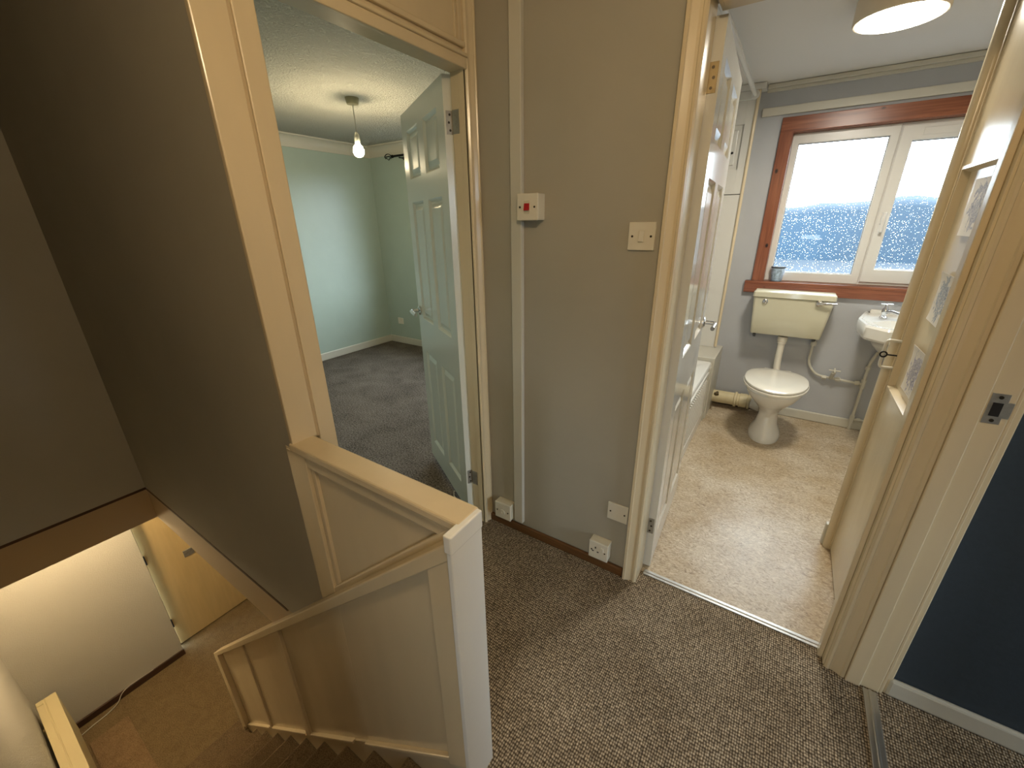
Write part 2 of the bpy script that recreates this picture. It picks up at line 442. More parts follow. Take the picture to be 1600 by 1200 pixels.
# slab between the storeys (hall ceiling below)
wall('ceiling_hall', [((-4.7, .505, -.20), (3.7, 3.95, -.04)), ((-4.7, -.46, -.20), (-2.937, .505, -.04)), ((-.49, -1.6, -.20), (3.7, .505, -.04))],
     {'z': M['trimwhite']}, 'white ceiling of the downstairs hall')
wall('ceiling_landing', [((-3.05, -1.6, ZC), (.5, .52, ZC+.08)), ((-1.10, .52, ZC), (.5, 1.45, ZC+.08))], {'z': M['ceil_land']}, 'landing ceiling')
wall('ceiling_bedroom', [((-4.4, .52, ZC), (-1.10, 3.6, ZC+.09))], {'z': M['ceil_bed']}, 'stippled bedroom ceiling')
wall('ceiling_bathroom', [((-1.12, 1.45, ZC+.002), (1.3, 3.65, ZC+.1))], {'z': M['ceil_bath']}, 'white bathroom ceiling')
wall('ceiling_blue_room', [((.5, -1.6, ZC+.003), (3.7, 1.45, ZC+.1))], {'z': M['ceil_land']}, 'ceiling of the navy blue room')

L_, B_, G_, N_ = M['landing'], M['bath'], M['mint'], M['navy']
wall('wall_landing', [((XW-.01, YW, 0), (-.30, YW+.09, ZC)), ((-.30, YW, 1.975), (.40, YW+.09, ZC)), ((.40, YW, 0), (.50, YW+.09, ZC))],
     {'o': L_, '+y': B_}, 'grey cream landing wall between the two doorways')
wall('wall_blue_room', [((.50, YW, 0), (3.7, YW+.09, ZC))], {'o': N_, '+y': B_}, 'navy blue wall beyond the right doorway')
wall('wall_bedroom_right', [((-1.132, YW+.0, 0), (-1.07, 3.62, ZC))], {'o': G_, '+x': B_}, 'wall between bedroom and bathroom')
wall('wall_bedroom_door', [((-1.132, .55, 0), (XW-.012, .61, ZC)), ((-1.132, .61, 1.965), (XW-.012, 1.36, ZC)), ((-1.132, 1.355, 0), (XW-.012, YW+.01, ZC))],
     {'o': G_, '+x': M['gloss']}, 'wall around the bedroom doorway')
wall('wall_stair', [((-4.4, .495, .012), (XW-.005, .55, ZC)), ((-4.4, .520, -.04), (XW-.005, .55, .012))], {'o': L_, '+y': G_}, 'shaded grey cream wall above the stairwell')
wall('wall_stair_left', [((-3.03, -.36, .014), (-2.927, .496, ZC)), ((-3.03, -.36, -.05), (-2.952, .496, .014))], {'o': L_}, 'shaded end wall over the stairs')
wall('wall_stair_near', [((-3.03, -.46, -.2), (-.45, -.36, ZC))], {'o': L_}, 'wall on the open side of the stairs')
wall('wall_hall_left', [((-4.7, -.46, ZH), (-.35, -.36, -.2))], {'o': M['plaster']}, 'lit woodchip wall along the left of the hall')
wall('wall_landing_back', [((-.45, -1.2, 0), (.0, -1.1, ZC)), ((.35, -1.2, 0), (.55, -1.1, ZC)), ((.0, -1.2, 0), (.35, -1.1, .45)), ((.0, -1.2, 1.25), (.35, -1.1, ZC)), ((-.55, -1.2, 0), (-.45, -.36, ZC))], {'o': L_}, 'landing wall behind the viewpoint')
wall('wall_landing_right', [((.45, -1.1, 0), (.52, .58, ZC)), ((.45, .58, 1.985), (.52, YW, ZC))], {'o': L_, '+x': N_}, 'landing wall beside the blue room doorway')
wall('wall_bedroom_left', [((-4.4, .55, 0), (-4.26, 3.6, ZC))], {'o': G_}, 'mint green left wall of the bedroom')
wx0, wx1, wz0, wz1 = -3.62, -1.9, .72, 2.04
wall('wall_bedroom_far', [((-4.4, 3.54, 0), (wx0, 3.80, ZC)), ((wx1, 3.54, 0), (-1.1, 3.80, ZC)), ((wx0, 3.54, 0), (wx1, 3.80, wz0)), ((wx0, 3.54, wz1), (wx1, 3.80, ZC))],
     {'o': G_}, 'mint green far wall of the bedroom')
bx0, bx1, bz0, bz1 = -.17, 1.08, 1.0, 1.98
wall('wall_bathroom_far', [((-1.17, YB, 0), (bx0, 3.86, ZC)), ((bx1, YB, 0), (1.35, 3.86, ZC)), ((bx0, YB, 0), (bx1, 3.86, bz0)), ((bx0, YB, bz1), (bx1, 3.86, ZC))],
     {'o': B_}, 'pale blue grey bathroom wall with the window')
wall('wall_bathroom_right', [((1.25, YW+.08, 0), (1.35, 3.7, ZC))], {'o': B_}, 'right wall of the bathroom')
nx = 3.6
wall('wall_blue_room_window', [((nx, -1.6, 0), (nx+.2, -.2, ZC)), ((nx, 1.2, 0), (nx+.2, 1.45, ZC)), ((nx, -.2, 0), (nx+.2, 1.2, .5)), ((nx, -.2, 2.1), (nx+.2, 1.2, ZC))],
     {'o': N_}, 'window wall of the navy blue room')
wall('wall_blue_room_back', [((.45, -1.6, 0), (3.7, -1.5, ZC))], {'o': N_}, 'back wall of the navy blue room')
# hall walls
wall('wall_hall_end', [((-4.42, -.36, ZH), (-4.326, .54, -.2))], {'o': M['plaster']}, 'lit woodchip wall at the foot of the stairs')
wall('wall_hall_door', [((-4.70, .545, ZH), (-4.51, 2.09, -.2))], {'o': M['plaster']}, 'hall wall around the flush door')
wall('wall_hall_right', [((-4.7, 2.1, ZH), (.5, 2.2, -.2)), ((.4, -.46, ZH), (.5, 2.2, -.2))], {'o': M['plaster']}, 'far walls of the downstairs hall')

# ------------------------------------------------------------------ fascias round the stairwell
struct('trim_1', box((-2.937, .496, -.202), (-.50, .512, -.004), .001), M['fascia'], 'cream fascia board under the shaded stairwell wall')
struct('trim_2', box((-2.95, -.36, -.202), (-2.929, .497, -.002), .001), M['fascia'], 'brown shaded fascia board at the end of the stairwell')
struct('fascia_gap_shade', add_box(box((-2.935, .4935, -.003), (-1.42, .4945, .012)), (-2.929, -.36, -.001), (-2.926, .494, .014)), M['dark_wood'], 'dark strip standing in for the shadow gap over the stairwell fascias')  # shade of the gap put in as thin dark strips
struct('trim_3', box((-.506, -.36, -.19), (-.49, .483, -.002)), M['stair_carpet'], 'carpeted top riser of the stairs')

# ------------------------------------------------------------------ baseboards
def skirting(name, boxes, m, label, bev=.008):
    bm = bm_new()
    for lo, hi in boxes: add_box(bm, lo, hi, bev)
    return struct(name, bm, m, label)
skirting('baseboard_landing', [((XW+.005, YW-.018, 0), (-.357, YW, .042))], M['skirt_wood'], 'low varnished brown skirting along the landing wall', .006)
skirting('baseboard_bedroom_left', [((-4.26, .56, 0), (-4.243, 3.54, .085))], M['trimwhite'], 'cream skirting on the left bedroom wall')
skirting('baseboard_bedroom_far', [((-4.26, 3.523, 0), (-1.17, 3.54, .085))], M['trimwhite'], 'cream skirting on the far bedroom wall')
skirting('baseboard_bathroom', [((.13, YB-.018, 0), (1.25, YB, .072))], M['trimwhite'], 'cream bathroom skirting right of the toilet')
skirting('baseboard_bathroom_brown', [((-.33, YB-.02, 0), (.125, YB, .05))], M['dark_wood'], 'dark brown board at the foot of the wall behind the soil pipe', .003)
skirting('baseboard_blue_room', [((.515, YW-.018, 0), (3.6, YW, .068))], M['trimwhite'], 'cream skirting under the navy blue wall')
skirting('baseboard_hall', [((-4.326, -.36, ZH), (-4.31, .545, ZH+.065))], M['dark_wood'], 'dark brown skirting under the lit hall wall', .004)
skirting('baseboard_hall_left', [((-4.31, -.36, ZH), (-3.26, -.345, ZH+.065))], M['dark_wood'], 'dark brown skirting behind the radiator', .004)

# cove cornices
def cove(name, pts, a, b, axis, m, label):
    return struct(name, prism(pts, a, b, axis), m, label)
def cove_profile(w0, sgn, d=.085):
    # quarter hollow between wall plane w0 and ceiling
    pts = [(w0, ZC+.001), (w0, ZC-d-.02), (w0+sgn*.012, ZC-d-.02)]
    for k in range(9):
        a = PI/2*k/8; pts.append((w0+sgn*(.012+(d-.012)*(1-math.cos(a))), ZC-d-.01 + (d-.004)*math.sin(a)))
    pts += [(w0+sgn*(d+.012), ZC-.012), (w0+sgn*(d+.012), ZC+.001)]
    return pts
cove('trim_4', cove_profile(-4.26, 1), .56, 3.54, 'Y', M['trimwhite'], 'white coving on the left bedroom wall')
cove('trim_5', cove_profile(3.54, -1), -4.25, -1.17, 'X', M['trimwhite'], 'white coving on the far bedroom wall')
struct('trim_6', add_box(box((-.345, YB-.03, 2.224), (1.25, YB, ZC), .005), (-.345, YB-.016, 2.206), (1.25, YB, 2.224), .003), M['trimwhite'], 'narrow white cornice over the bathroom window')
struct('trim_7', box((-.352, YB-.022, 2.070), (1.25, YB, 2.118), .003), M['trimwhite'], 'white batten above the bathroom window')

# ------------------------------------------------------------------ landing: pipe trunking
struct('trim_8', box((-.905, YW-.022, .062), (-.858, YW, ZC), .003), M['trimwhite'], 'white vertical trunking on the landing wall')

# ------------------------------------------------------------------ door frames
def framed(name, loc, label, parts):
    r = sroot(name, loc, label)
    for n, bm, m in parts: obj(n, bm, m, r)
    return r
def arch_profile_x(x0, x1, y, z0, z1, sgn=1):
    """vertical moulded architrave on a wall facing -Y; inner (thin) edge at x0, outer at x1"""
    w = x1-x0
    pts = [(x0, y), (x0, y-.010), (x0+w*.10, y-.016), (x0+w*.22, y-.016), (x0+w*.26, y-.012), (x0+w*.40, y-.013), (x0+w*.75, y-.020), (x0+w*.80, y-.024), (x0+w*.96, y-.024), (x1, y-.020), (x1, y)]
    return prism(pts, z0, z1, 'Z')
def arch_profile_y(y0, y1, x, z0, z1):
    """vertical moulded architrave on a wall facing +X; inner edge y0, outer y1"""
    w = y1-y0
    pts = [(x, y0), (x+.010, y0), (x+.016, y0+w*.10), (x+.016, y0+w*.22), (x+.011, y0+w*.26), (x+.013, y0+w*.45), (x+.020, y0+w*.70), (x+.020, y0+w*.74), (x+.024, y0+w*.80), (x+.022, y0+w*.97), (x+.018, y1), (x, y1)]
    return prism(pts, z0, z1, 'Z')
g = M['gloss']
# bathroom doorway (left / right jambs, head)
framed('door_1', (.05, YW, 0), 'cream gloss frame of the bathroom doorway', [
    ('architrave', arch_profile_x(-.298, -.354, YW, .0, 2.03), g),
    ('architrave', arch_profile_x(.357, .412, YW, .0, 2.03), g),
    ('architrave', add_box(box((-.354, YW-.018, 1.975), (.412, YW, 2.035), .004), (-.35, YW-.024, 2.02), (.41, YW, 2.035), .003), g),
    ('lining', box((-.318, YW-.004, 0), (-.298, YW+.090, 1.985), .002), g),
    ('lining', add_box(box((.352, YW-.004, 0), (.40, YW+.115, 1.985), .002), (.338, YW+.02, 0), (.352, YW+.052, 1.965), .003), g),
    ('head_lining', add_box(box((-.29, YW-.004, 1.965), (.36, YW+.115, 1.985), .002), (-.275, YW+.02, 1.952), (.35, YW+.052, 1.965), .003), g),
])
# bedroom doorway
framed('door_2', (XW, .98, 0), 'cream gloss frame of the bedroom doorway with panel over the door', [
    ('corner_post', box((XW-.012, .492, .865), (XW+.004, .566, ZC), .003), g),
    ('architrave', box((XW-.012, .572, .0), (XW+.008, .622, ZC), .003), g),
    ('bead', prism([(XW-.012, .562), (XW-.001, .562), (XW+.010, .568), (XW-.001, .575), (XW-.012, .575)], .865, ZC, 'Z'), M['bead']),
    ('architrave', arch_profile_y(1.338, 1.388, XW-.012, .0, ZC), g),
    ('head_moulding', add_box(add_box(box((XW-.013, .622, 1.925), (XW+.004, 1.34, 1.958), .003), (XW-.013, .622, 1.956), (XW+.012, 1.34, 1.968), .004), (XW-.013, .622, 1.985), (XW+.001, 1.34, 2.002), .004), g),
    ('stop_bead', add_box(box((XW-.013, 1.312, 1.99), (XW-.004, 1.325, ZC), .003), (XW-.013, 1.297, 1.99), (XW-.006, 1.303, ZC), .002), g),
    ('lining', add_box(box((-1.136, 1.341, 0), (XW-.006, 1.36, 1.94), .001), (-1.098, 1.338, 0), (XW-.006, 1.345, 1.93), .001), g),
    ('lining', box((-1.136, .605, 0), (XW-.006, .622, 1.94), .002), g),
    ('head_lining', box((-1.136, .62, 1.928), (XW-.006, 1.341, 1.968), .002), g),
])
# blue room doorway: only the far jamb is in view
framed('door_3', (.47, 1.0, 0), 'cream frame of the navy blue room doorway with strike plate', [
    ('jamb', add_box(box((.412, YW-.022, 0), (.500, YW, ZC), .003), (.412, YW-.030, 0), (.452, YW-.02, ZC), .003), g),
    ('architrave', add_box(box((.500, YW-.012, 0), (.522, YW, 2.06), .003), (.500, YW-.020, 0), (.508, YW-.0, 2.06), .002), g),
    ('jamb', box((.452, .57, 0), (.53, .60, 1.985), .002), g),
    ('head_lining', box((.452, .6, 1.97), (.53, YW-.02, 1.99), .002), g),
])
t = thing('strike_plate', (.475, YW-.022, 1.005), 'worn steel latch strike plate let into the cream jamb next to the navy wall', 'strike plate')
obj('plate', add_box(box((.456, YW-.0245, .968), (.487, YW-.0215, 1.045), .0008), (.486, YW-.0245, .985), (.498, YW-.0215, 1.025), .0008), M['steel'], t)
obj('latch_hole', box((.463, YW-.0262, .988), (.480, YW-.0240, 1.022)), M['dark'], t)
for z in (.977, 1.036): obj('screw', lathe([(.0042, -.0265), (.0042, -.0240)], (.472, YW, z), 'Y', 14), M['screw'], t)

# thresholds
tag(obj('threshold_strip', add_box(box((-.285, 1.440, 0), (.352, 1.470, .005), .002), (-.285, 1.452, .003), (.352, 1.458, .008), .002), M['alu']),
    'silver metal threshold strip between landing carpet and bathroom vinyl', 'threshold strip')
tag(obj('threshold_strip', add_box(box((.458, .60, 0), (.494, YW-.03, .006), .002), (.472, .60, .004), (.480, YW-.03, .009), .002), M['alu']),
    'grey metal threshold strip running to the foot of the navy room frame', 'threshold strip')

# ------------------------------------------------------------------ six panel doors
def panel_leaf(w, h, t, panels):
    """local: x 0..w (hinge at 0), y 0..t, z 0..h; both faces carry sunk mouldings"""
    bm = bm_new()
    xs = sorted({0, w} | {p[0] for p in panels} | {p[1] for p in panels})
    zs = sorted({0, h} | {p[2] for p in panels} | {p[3] for p in panels})
    for yy, sg in ((0, 1), (t, -1)):
        for i in range(len(xs)-1):
            for j in range(len(zs)-1):
                x0, x1, z0, z1 = xs[i], xs[i+1], zs[j], zs[j+1]
                cx, cz = (x0+x1)/2, (z0+z1)/2
                isp = any(p[0] < cx < p[1] and p[2] < cz < p[3] for p in panels)
                rings = [(0, 0)] + ([(.005, .004), (.012, .012), (.020, .012), (.040, .003)] if isp else [])
                prev = None
                for ins, dep in rings:
                    r = [bm.verts.new((a, yy+sg*dep, b)) for a, b in ((x0+ins, z0+ins), (x1-ins, z0+ins), (x1-ins, z1-ins), (x0+ins, z1-ins))]
                    if prev:
                        for k in range(4): bm.faces.new([prev[k], prev[(k+1) % 4], r[(k+1) % 4], r[k]])
                    prev = r
                bm.faces.new(prev)
    for a, b in (((0, 0), (w, 0)), ((w, 0), (w, h)), ((w, h), (0, h)), ((0, h), (0, 0))):
        bm.faces.new([bm.verts.new((a[0], 0, a[1])), bm.verts.new((b[0], 0, b[1])), bm.verts.new((b[0], t, b[1])), bm.verts.new((a[0], t, a[1]))])
    bmesh.ops.remove_doubles(bm, verts=bm.verts, dist=1e-5)
    bmesh.ops.recalc_face_normals(bm, faces=bm.faces)
    return bm
P6 = [(a, b, z0, z1) for a, b in ((.092, .300), (.388, .596)) for z0, z1 in ((.135, .745), (.94, 1.55), (1.655, 1.868))]

def lever_handle(MX, root, face_y, x, z, sg):
    """lever furniture on one face; local coords, sg = outward direction along y, lever points towards the hinge"""
    bm = lathe([(.026, 0), (.026, sg*.006), (.021, sg*.010), (.010, sg*.012), (.010, sg*.045)], (x, face_y, z), 'Y', 24)
    bm.transform(MX); obj('rose', bm, M['chrome'], root, smooth=True)
    bm = tube([(x, face_y+sg*.038, z), (x, face_y+sg*.052, z), (x-.03, face_y+sg*.056, z), (x-.11, face_y+sg*.054, z-.002)], .009, 14, .012, radii=None)
    bmesh.ops.scale(bm, vec=(1, 1, 1.15), verts=bm.verts, space=Matrix.Translation((0, 0, -z)))
    bm.transform(MX); obj('lever', bm, M['chrome'], root, smooth=True)

def hinge(MX, root, z, m, leafside=True):
    # local: knuckle at x=0,y=0 ; one flap lies on the leaf edge (x=0 plane, y 0..t)
    bm = box((-.0016, .002, z-.038), (.0004, .030, z+.038), .0004)
    bm.transform(MX); hg = obj('hinge', bm, m, root)
    for s in (-.025, 0, .025):
        bm = lathe([(.0042, -.0026), (.0042, -.0006)], (0, .016 + (.004 if s == 0 else 0), z+s), 'X', 12)
        bm.transform(MX); obj('screw', bm, M['screw'], hg)
    bm = bm_new()
    for k in range(5): add_lathe(bm, [(.0052, z-.038+k*.0153), (.0052, z-.038+k*.0153+.0143)], (-.003, -.003, 0), 'Z', 12)
    bm.transform(MX); obj('hinge_knuckle', bm, m, root, smooth=True)

# bedroom leaf, opened about 120 degrees into the bedroom
# local x runs from hinge to free edge, local +y towards the side that faces the landing
ux, uy = -.8643, .5030; kx, ky = -1.139, 1.352
MXb = Matrix(((ux, -.5030, 0, kx), (uy, -.8643, 0, ky), (0, 0, 1, .038), (0, 0, 0, 1)))
r = sroot('door_4', (kx, ky, 0), 'six panel bedroom door standing open, pale green in the reflected light')
bm = panel_leaf(.664, 1.888, .037, [(p[0]*.967, p[1]*.967, p[2]*.967, p[3]*.967) for p in P6]); bm.transform(MXb); obj('door_leaf', bm, M['door_green'], r)
lever_handle(MXb, r, .037, .624, .945, 1)
lever_handle(MXb, r, 0, .624, .945, -1)
for z in (.21, 1.74): hinge(MXb, r, z, M['steel'])
for z in (.248, 1.778):
    bm = box((-1.134, 1.3395, z-.038), (-1.104, 1.3415, z+.038), .0004)
    for s in (-.025, 0, .025): add_lathe(bm, [(.0036, 1.3385), (.0036, 1.3405)], (-1.118, 0, z+s), 'Y', 12)
    obj('hinge_flap', bm, M['steel'], r)
# bathroom leaf, opened a little past square into the bathroom
a = math.radians(93.0); cu, su = math.cos(a), math.sin(a)
MXc = Matrix(((cu, su, 0, -.306), (su, -cu, 0, 1.488), (0, 0, 1, .010), (0, 0, 0, 1)))
r = sroot('door_5', (-.306, 1.488, 0), 'glossy six panel bathroom door opened inwards')
bm = panel_leaf(.670, 1.942, .036, [(p[0]-.006, p[1]-.006, p[2], p[3]) for p in P6]); bm.transform(MXc); obj('door_leaf', bm, M['gloss_white'], r)
lever_handle(MXc, r, .036, .632, .968, 1)
lever_handle(MXc, r, 0, .632, .968, -1)
for z in (.215, 1.80): hinge(MXc, r, z, M['brass'] if z > 1 else M['steel'])

# ------------------------------------------------------------------ electrical plates
def plate(name, x0, x1, z0, z1, depth, label, cat, face=YW, bev=.003, screws='h'):
    t = thing(name, ((x0+x1)/2, face, z0), label, cat)
    bm = box((x0, face-depth+.004, z0), (x1, face, z1), .002)
    obj('backing_box' if depth > .02 else 'wall_plate', bm, M['plastic_side' if depth > .02 else 'plastic'], t)
    if depth > .02: obj('face_plate', box((x0-.001, face-depth, z0-.001), (x1+.001, face-depth+.008, z1+.001), bev), M['plastic'], t)
    f = face-depth if depth > .02 else face-depth+.004
    cx, cz = (x0+x1)/2, (z0+z1)/2
    for s in (-1, 1): obj('screw', lathe([(.0036, f-.0012), (.0036, f+.001)], (cx+s*(x1-x0)*.35, 0, cz), 'Y', 12), M['screw'], t)
    return t, f, cx, cz
t, f, cx, cz = plate('light_switch', -.458, -.373, 1.345, 1.430, .012, 'white single light switch left of the bathroom doorway', 'light switch')
obj('rocker_surround', box((cx-.0095, f-.0015, cz-.0175), (cx+.0095, f+.001, cz+.0175), .001), M['plastic_side'], t)
obj('rocker', prism([(f-.002, cz-.0155), (f-.006, cz-.0155), (f-.0015, cz+.0155), (f, cz+.0155)], cx-.0075, cx+.0075, 'X'), M['plastic'], t)
t, f, cx, cz = plate('isolator_switch', -.857, -.772, 1.441, 1.527, .052, 'boxy white isolator switch with a red rocker on the wall trunking', 'isolator switch')
obj('rocker_surround', box((cx-.012, f-.002, cz-.022), (cx+.012, f+.001, cz+.022), .001), M['plastic_side'], t)
obj('rocker', prism([(f-.002, cz-.011), (f-.009, cz-.011), (f-.0035, cz+.012), (f-.001, cz+.012)], cx-.010, cx+.010, 'X'), M['red'], t)
t, f, cx, cz = plate('wall_socket', -.502, -.418, .070, .156, .045, 'white surface mounted power socket low down beside the bathroom frame', 'socket')
sl = bm_new()
for dx, dz, w, h in ((-.012, .014, .005, .009), (-.023, -.006, .008, .005), (-.001, -.006, .008, .005)): add_box(sl, (cx+dx-w/2, f-.0008, cz+dz-h/2), (cx+dx+w/2, f+.002, cz+dz+h/2))
obj('pin_holes', sl, M['dark'], t)
obj('rocker', box((cx+.012, f-.004, cz+.004), (cx+.024, f+.001, cz+.024), .001), M['plastic'], t)
t, f, cx, cz = plate('outlet_box', -1.003, -.914, .066, .154, .045, 'white surface mounted flex outlet box by the bedroom door frame', 'outlet box')
obj('flex_outlet', lathe([(.015, f-.006), (.013, f-.008), (.006, f-.008), (.005, f-.004), (.002, f-.004)], (cx+.005, 0, cz), 'Y', 20), M['plastic'], t, smooth=True)
plate('blanking_plate', -.447, -.362, .270, .353, .010, 'flat white blanking plate low on the wall touching the bathroom frame', 'blanking plate')
t = thing('bedroom_socket', (-4.04, 3.54, .25), 'small pale socket plate on the far mint wall above the skirting', 'socket')
obj('wall_plate', box((-4.085, 3.530, .252), (-3.995, 3.54, .330), .002), M['plastic'], t)
obj('rocker', box((-4.03, 3.526, .295), (-4.015, 3.531, .315), .001), M['plastic_side'], t)

# ------------------------------------------------------------------ stairs
RISE, RUN, N0 = .1943, .2124, -.506
st = thing('staircase', (-1.7, .05, ZH), 'straight brown carpeted staircase descending beside the cream balustrade', 'stairs')
for k in range(1, 13):
    zt = -RISE*k; x1 = N0-RUN*(k-1); x0 = x1-RUN
    pts = [(x1+.0, zt), (x0-.018, zt), (x0-.028, zt-.008), (x0-.030, zt-.018), (x0-.024, zt-.03), (x0-.004, zt-.036), (x0-.002, zt-RISE), (x1, zt-RISE)]
    yl = .476 if k < 11 else .56
    bm = prism([(x, z) for x, z in pts], -.358, yl, 'Y')
    obj('step', bm, M['stair_carpet'], st)
# cream closed string on the wall side
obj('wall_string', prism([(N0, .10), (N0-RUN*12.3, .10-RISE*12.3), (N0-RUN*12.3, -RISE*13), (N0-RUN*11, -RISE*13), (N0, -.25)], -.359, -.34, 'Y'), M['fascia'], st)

# ------------------------------------------------------------------ balustrade
bl = thing('stair_balustrade', (-.45, .5, 0), 'boarded cream balustrade with level cap over a sloping panelled side beside the stairs', 'balustrade')
def railz(x): return .858 + (x+.449)*.9075        # top edge of the sloping rail
XE = -2.676
# core board behind the sloping side
obj('side_board', prism([(-.462, railz(-.462)-.02), (XE+.02, railz(XE+.02)-.02), (XE+.02, -1.99), (-2.50, -1.99), (-.462, -.19)], .484, .494, 'Y'), M['gloss'], bl)
top = [(-.458, railz(-.458)), (XE, railz(XE)), (XE, railz(XE)-.035), (-.458, railz(-.458)-.068)]
obj('sloping_rail', prism([(-.458, railz(-.458)), (XE, railz(XE)), (XE, railz(XE)-.036), (-.458, railz(-.458)-.048)], .456, .508, 'Y', .004), M['gloss'], bl)
obj('sloping_bead', prism([(-.475, railz(-.475)+.022), (-1.42, railz(-1.42)+.022), (-1.42, railz(-1.42)-.01), (-.475, railz(-.475)-.01)], .496, .512, 'Y', .004), M['gloss'], bl)
def strtop(x): return .114 + (x+.449)*.912
obj('lower_string', prism([(-.458, strtop(-.458)), (XE, strtop(XE)), (XE, -2.0), (-2.62, -2.02), (-.458, -.19)], .477, .486, 'Y', .001), M['gloss'], bl)
led = bm_new()
for a_, b_ in ((-.535, -1.0), (-1.09, -1.50), (-1.56, -2.07), (-2.12, -2.62)):
    add_prism(led, [(a_, strtop(a_)+.004), (b_, strtop(b_)+.004), (b_, strtop(b_)-.014), (a_, strtop(a_)-.014)], .468, .486, 'Y', .003)
obj('panel_ledge', led, M['gloss'], bl)
def stile(x0, x1, y0=.458, n='stile', y1=.486):
    x0, x1 = min(x0, x1), max(x0, x1)
    obj(n, prism([(x0, railz(x0)-.03), (x1, railz(x1)-.03), (x1, strtop(x1)-.01), (x0, strtop(x0)-.01)], y0, y1, 'Y', .002), M['gloss'], bl)
stile(-.458, -.530)
stile(-.990, -1.020, .4835)
stile(-1.515, -1.555, .470)
stile(-2.085, -2.112, .474)
stile(-2.60, XE, .456)
obj('end_edge', box((XE-.004, .456, -1.99), (XE+.018, .508, railz(XE)-.02), .003), M['gloss'], bl)
# upper part: panel over the rail
obj('upper_panel', prism([(-.462, .85), (-1.10, .85), (-1.10, railz(-1.10)-.03), (-.462, railz(-.462)-.03)], .512, .535, 'Y'), M['gloss'], bl)
obj('upper_stile', prism([(-1.065, .85), (-1.015, .85), (-1.015, railz(-1.015)), (-1.105, railz(-1.105)), (-1.105, .852)], .494, .515, 'Y', .002), M['gloss'], bl)
obj('upper_bead', prism([(-1.013, .84), (-.995, .84), (-.995, railz(-.995)), (-1.013, railz(-1.013))], .503, .515, 'Y', .002), M['gloss'], bl)
obj('under_cap_bead', add_box(box((-1.10, .497, .805), (-.462, .515, .845), .003), (-1.10, .492, .838), (-.462, .515, .846), .002), M['gloss'], bl)
obj('back_panel', box((-1.05, .535, 0), (-.462, .545, .85)), M['gloss'], bl)
obj('cap', box((-1.072, .487, .845), (-.456, .556, .870), .005), M['gloss'], bl)
obj('end_board', box((-.462, .452, -.0), (-.447, .550, .862), .003), M['newel_daylit'], bl)
obj('end_block', box((-.466, .450, .825), (-.446, .552, .869), .003), M['newel_daylit'], bl)

# ------------------------------------------------------------------ downstairs
t = thing('flush_door', (-4.47, .88, ZH), 'plain cream flush door at the foot of the stairs', 'door')
obj('door_leaf', box((-4.50, .560, ZH+.012), (-4.462, 1.32, -.55), .003), M['hallwood'], t)
for z in (-1.42, -2.22): obj('hinge', box((-4.462, .551, z-.05), (-4.448, .566, z+.05), .001), M['dark'], t)
obj('latch_plate', box((-4.462, .828, -1.60), (-4.450, .912, -1.525), .002), M['steel'], t)
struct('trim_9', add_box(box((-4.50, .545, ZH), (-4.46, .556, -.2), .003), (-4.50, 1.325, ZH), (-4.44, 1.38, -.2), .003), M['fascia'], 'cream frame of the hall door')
t = thing('radiator', (-3.75, -.28, ZH), 'cream double panel radiator standing against the hall wall', 'radiator')
zt = -1.93
obj('front_panel', box((-4.16, -.252, ZH+.12), (-3.30, -.228, zt-.012), .006), M['radiator'], t)
obj('back_panel', box((-4.16, -.335, ZH+.12), (-3.30, -.322, zt-.012), .005), M['radiator'], t)
obj('top_grille', add_box(add_box(box((-4.17, -.336, zt-.012), (-3.29, -.226, zt-.002), .003), (-4.17, -.336, zt-.004), (-3.29, -.296, zt+.002), .002), (-4.17, -.288, zt-.004), (-3.29, -.226, zt+.002), .002), M['radiator'], t)
obj('end_cap', box((-4.172, -.336, ZH+.12), (-4.158, -.226, zt), .003), M['radiator'], t)
obj('end_cap', box((-3.302, -.336, ZH+.12), (-3.288, -.226, zt), .003), M['radiator'], t)
for x in (-4.0, -3.5): obj('bracket', box((x-.015, -.359, -2.3), (x+.015, -.33, -2.05)), M['radiator'], t)
obj('corner_clip', box((-4.165, -.333, zt+.001), (-4.12, -.30, zt+.006), .001), M['radiator'], t)
for x in (-4.1, -3.36): obj('pipe_tail', tube([(x, -.28, ZH+.001), (x, -.28, ZH+.14)], .009), M['steel'], t)
tag(obj('hall_cable', tube([(-4.318, .30, ZH+.07), (-4.318, .12, ZH+.075), (-4.305, .06, ZH+.06), (-4.28, .02, ZH+.01), (-4.25, -.06, ZH+.006), (-4.24, -.16, ZH+.006), (-4.22, -.24, ZH+.006)], .0035, 8, .05), M['flex'], smooth=True),
    'thin pale cable trailing along the dark skirting onto the hall carpet', 'cable')
tag(obj('floor_mat', box((-4.08, -.22, ZH), (-3.36, .03, ZH+.012), .004), M['mat_floor']), 'brown mat on the hall carpet in front of the radiator', 'mat')
t = thing('hall_ceiling_light', (-3.75, .12, -.2), 'round ceiling light over the downstairs hall', 'ceiling light')
obj('base', lathe([(.13, -.225), (.13, -.2)], (-3.75, .12, 0), 'Z', 32), M['trimwhite'], t)
obj('diffuser', lathe([(.03, -.275), (.09, -.265), (.12, -.245), (.125, -.226)], (-3.75, .12, 0), 'Z', 32), M['dome_hall'], t, smooth=True)

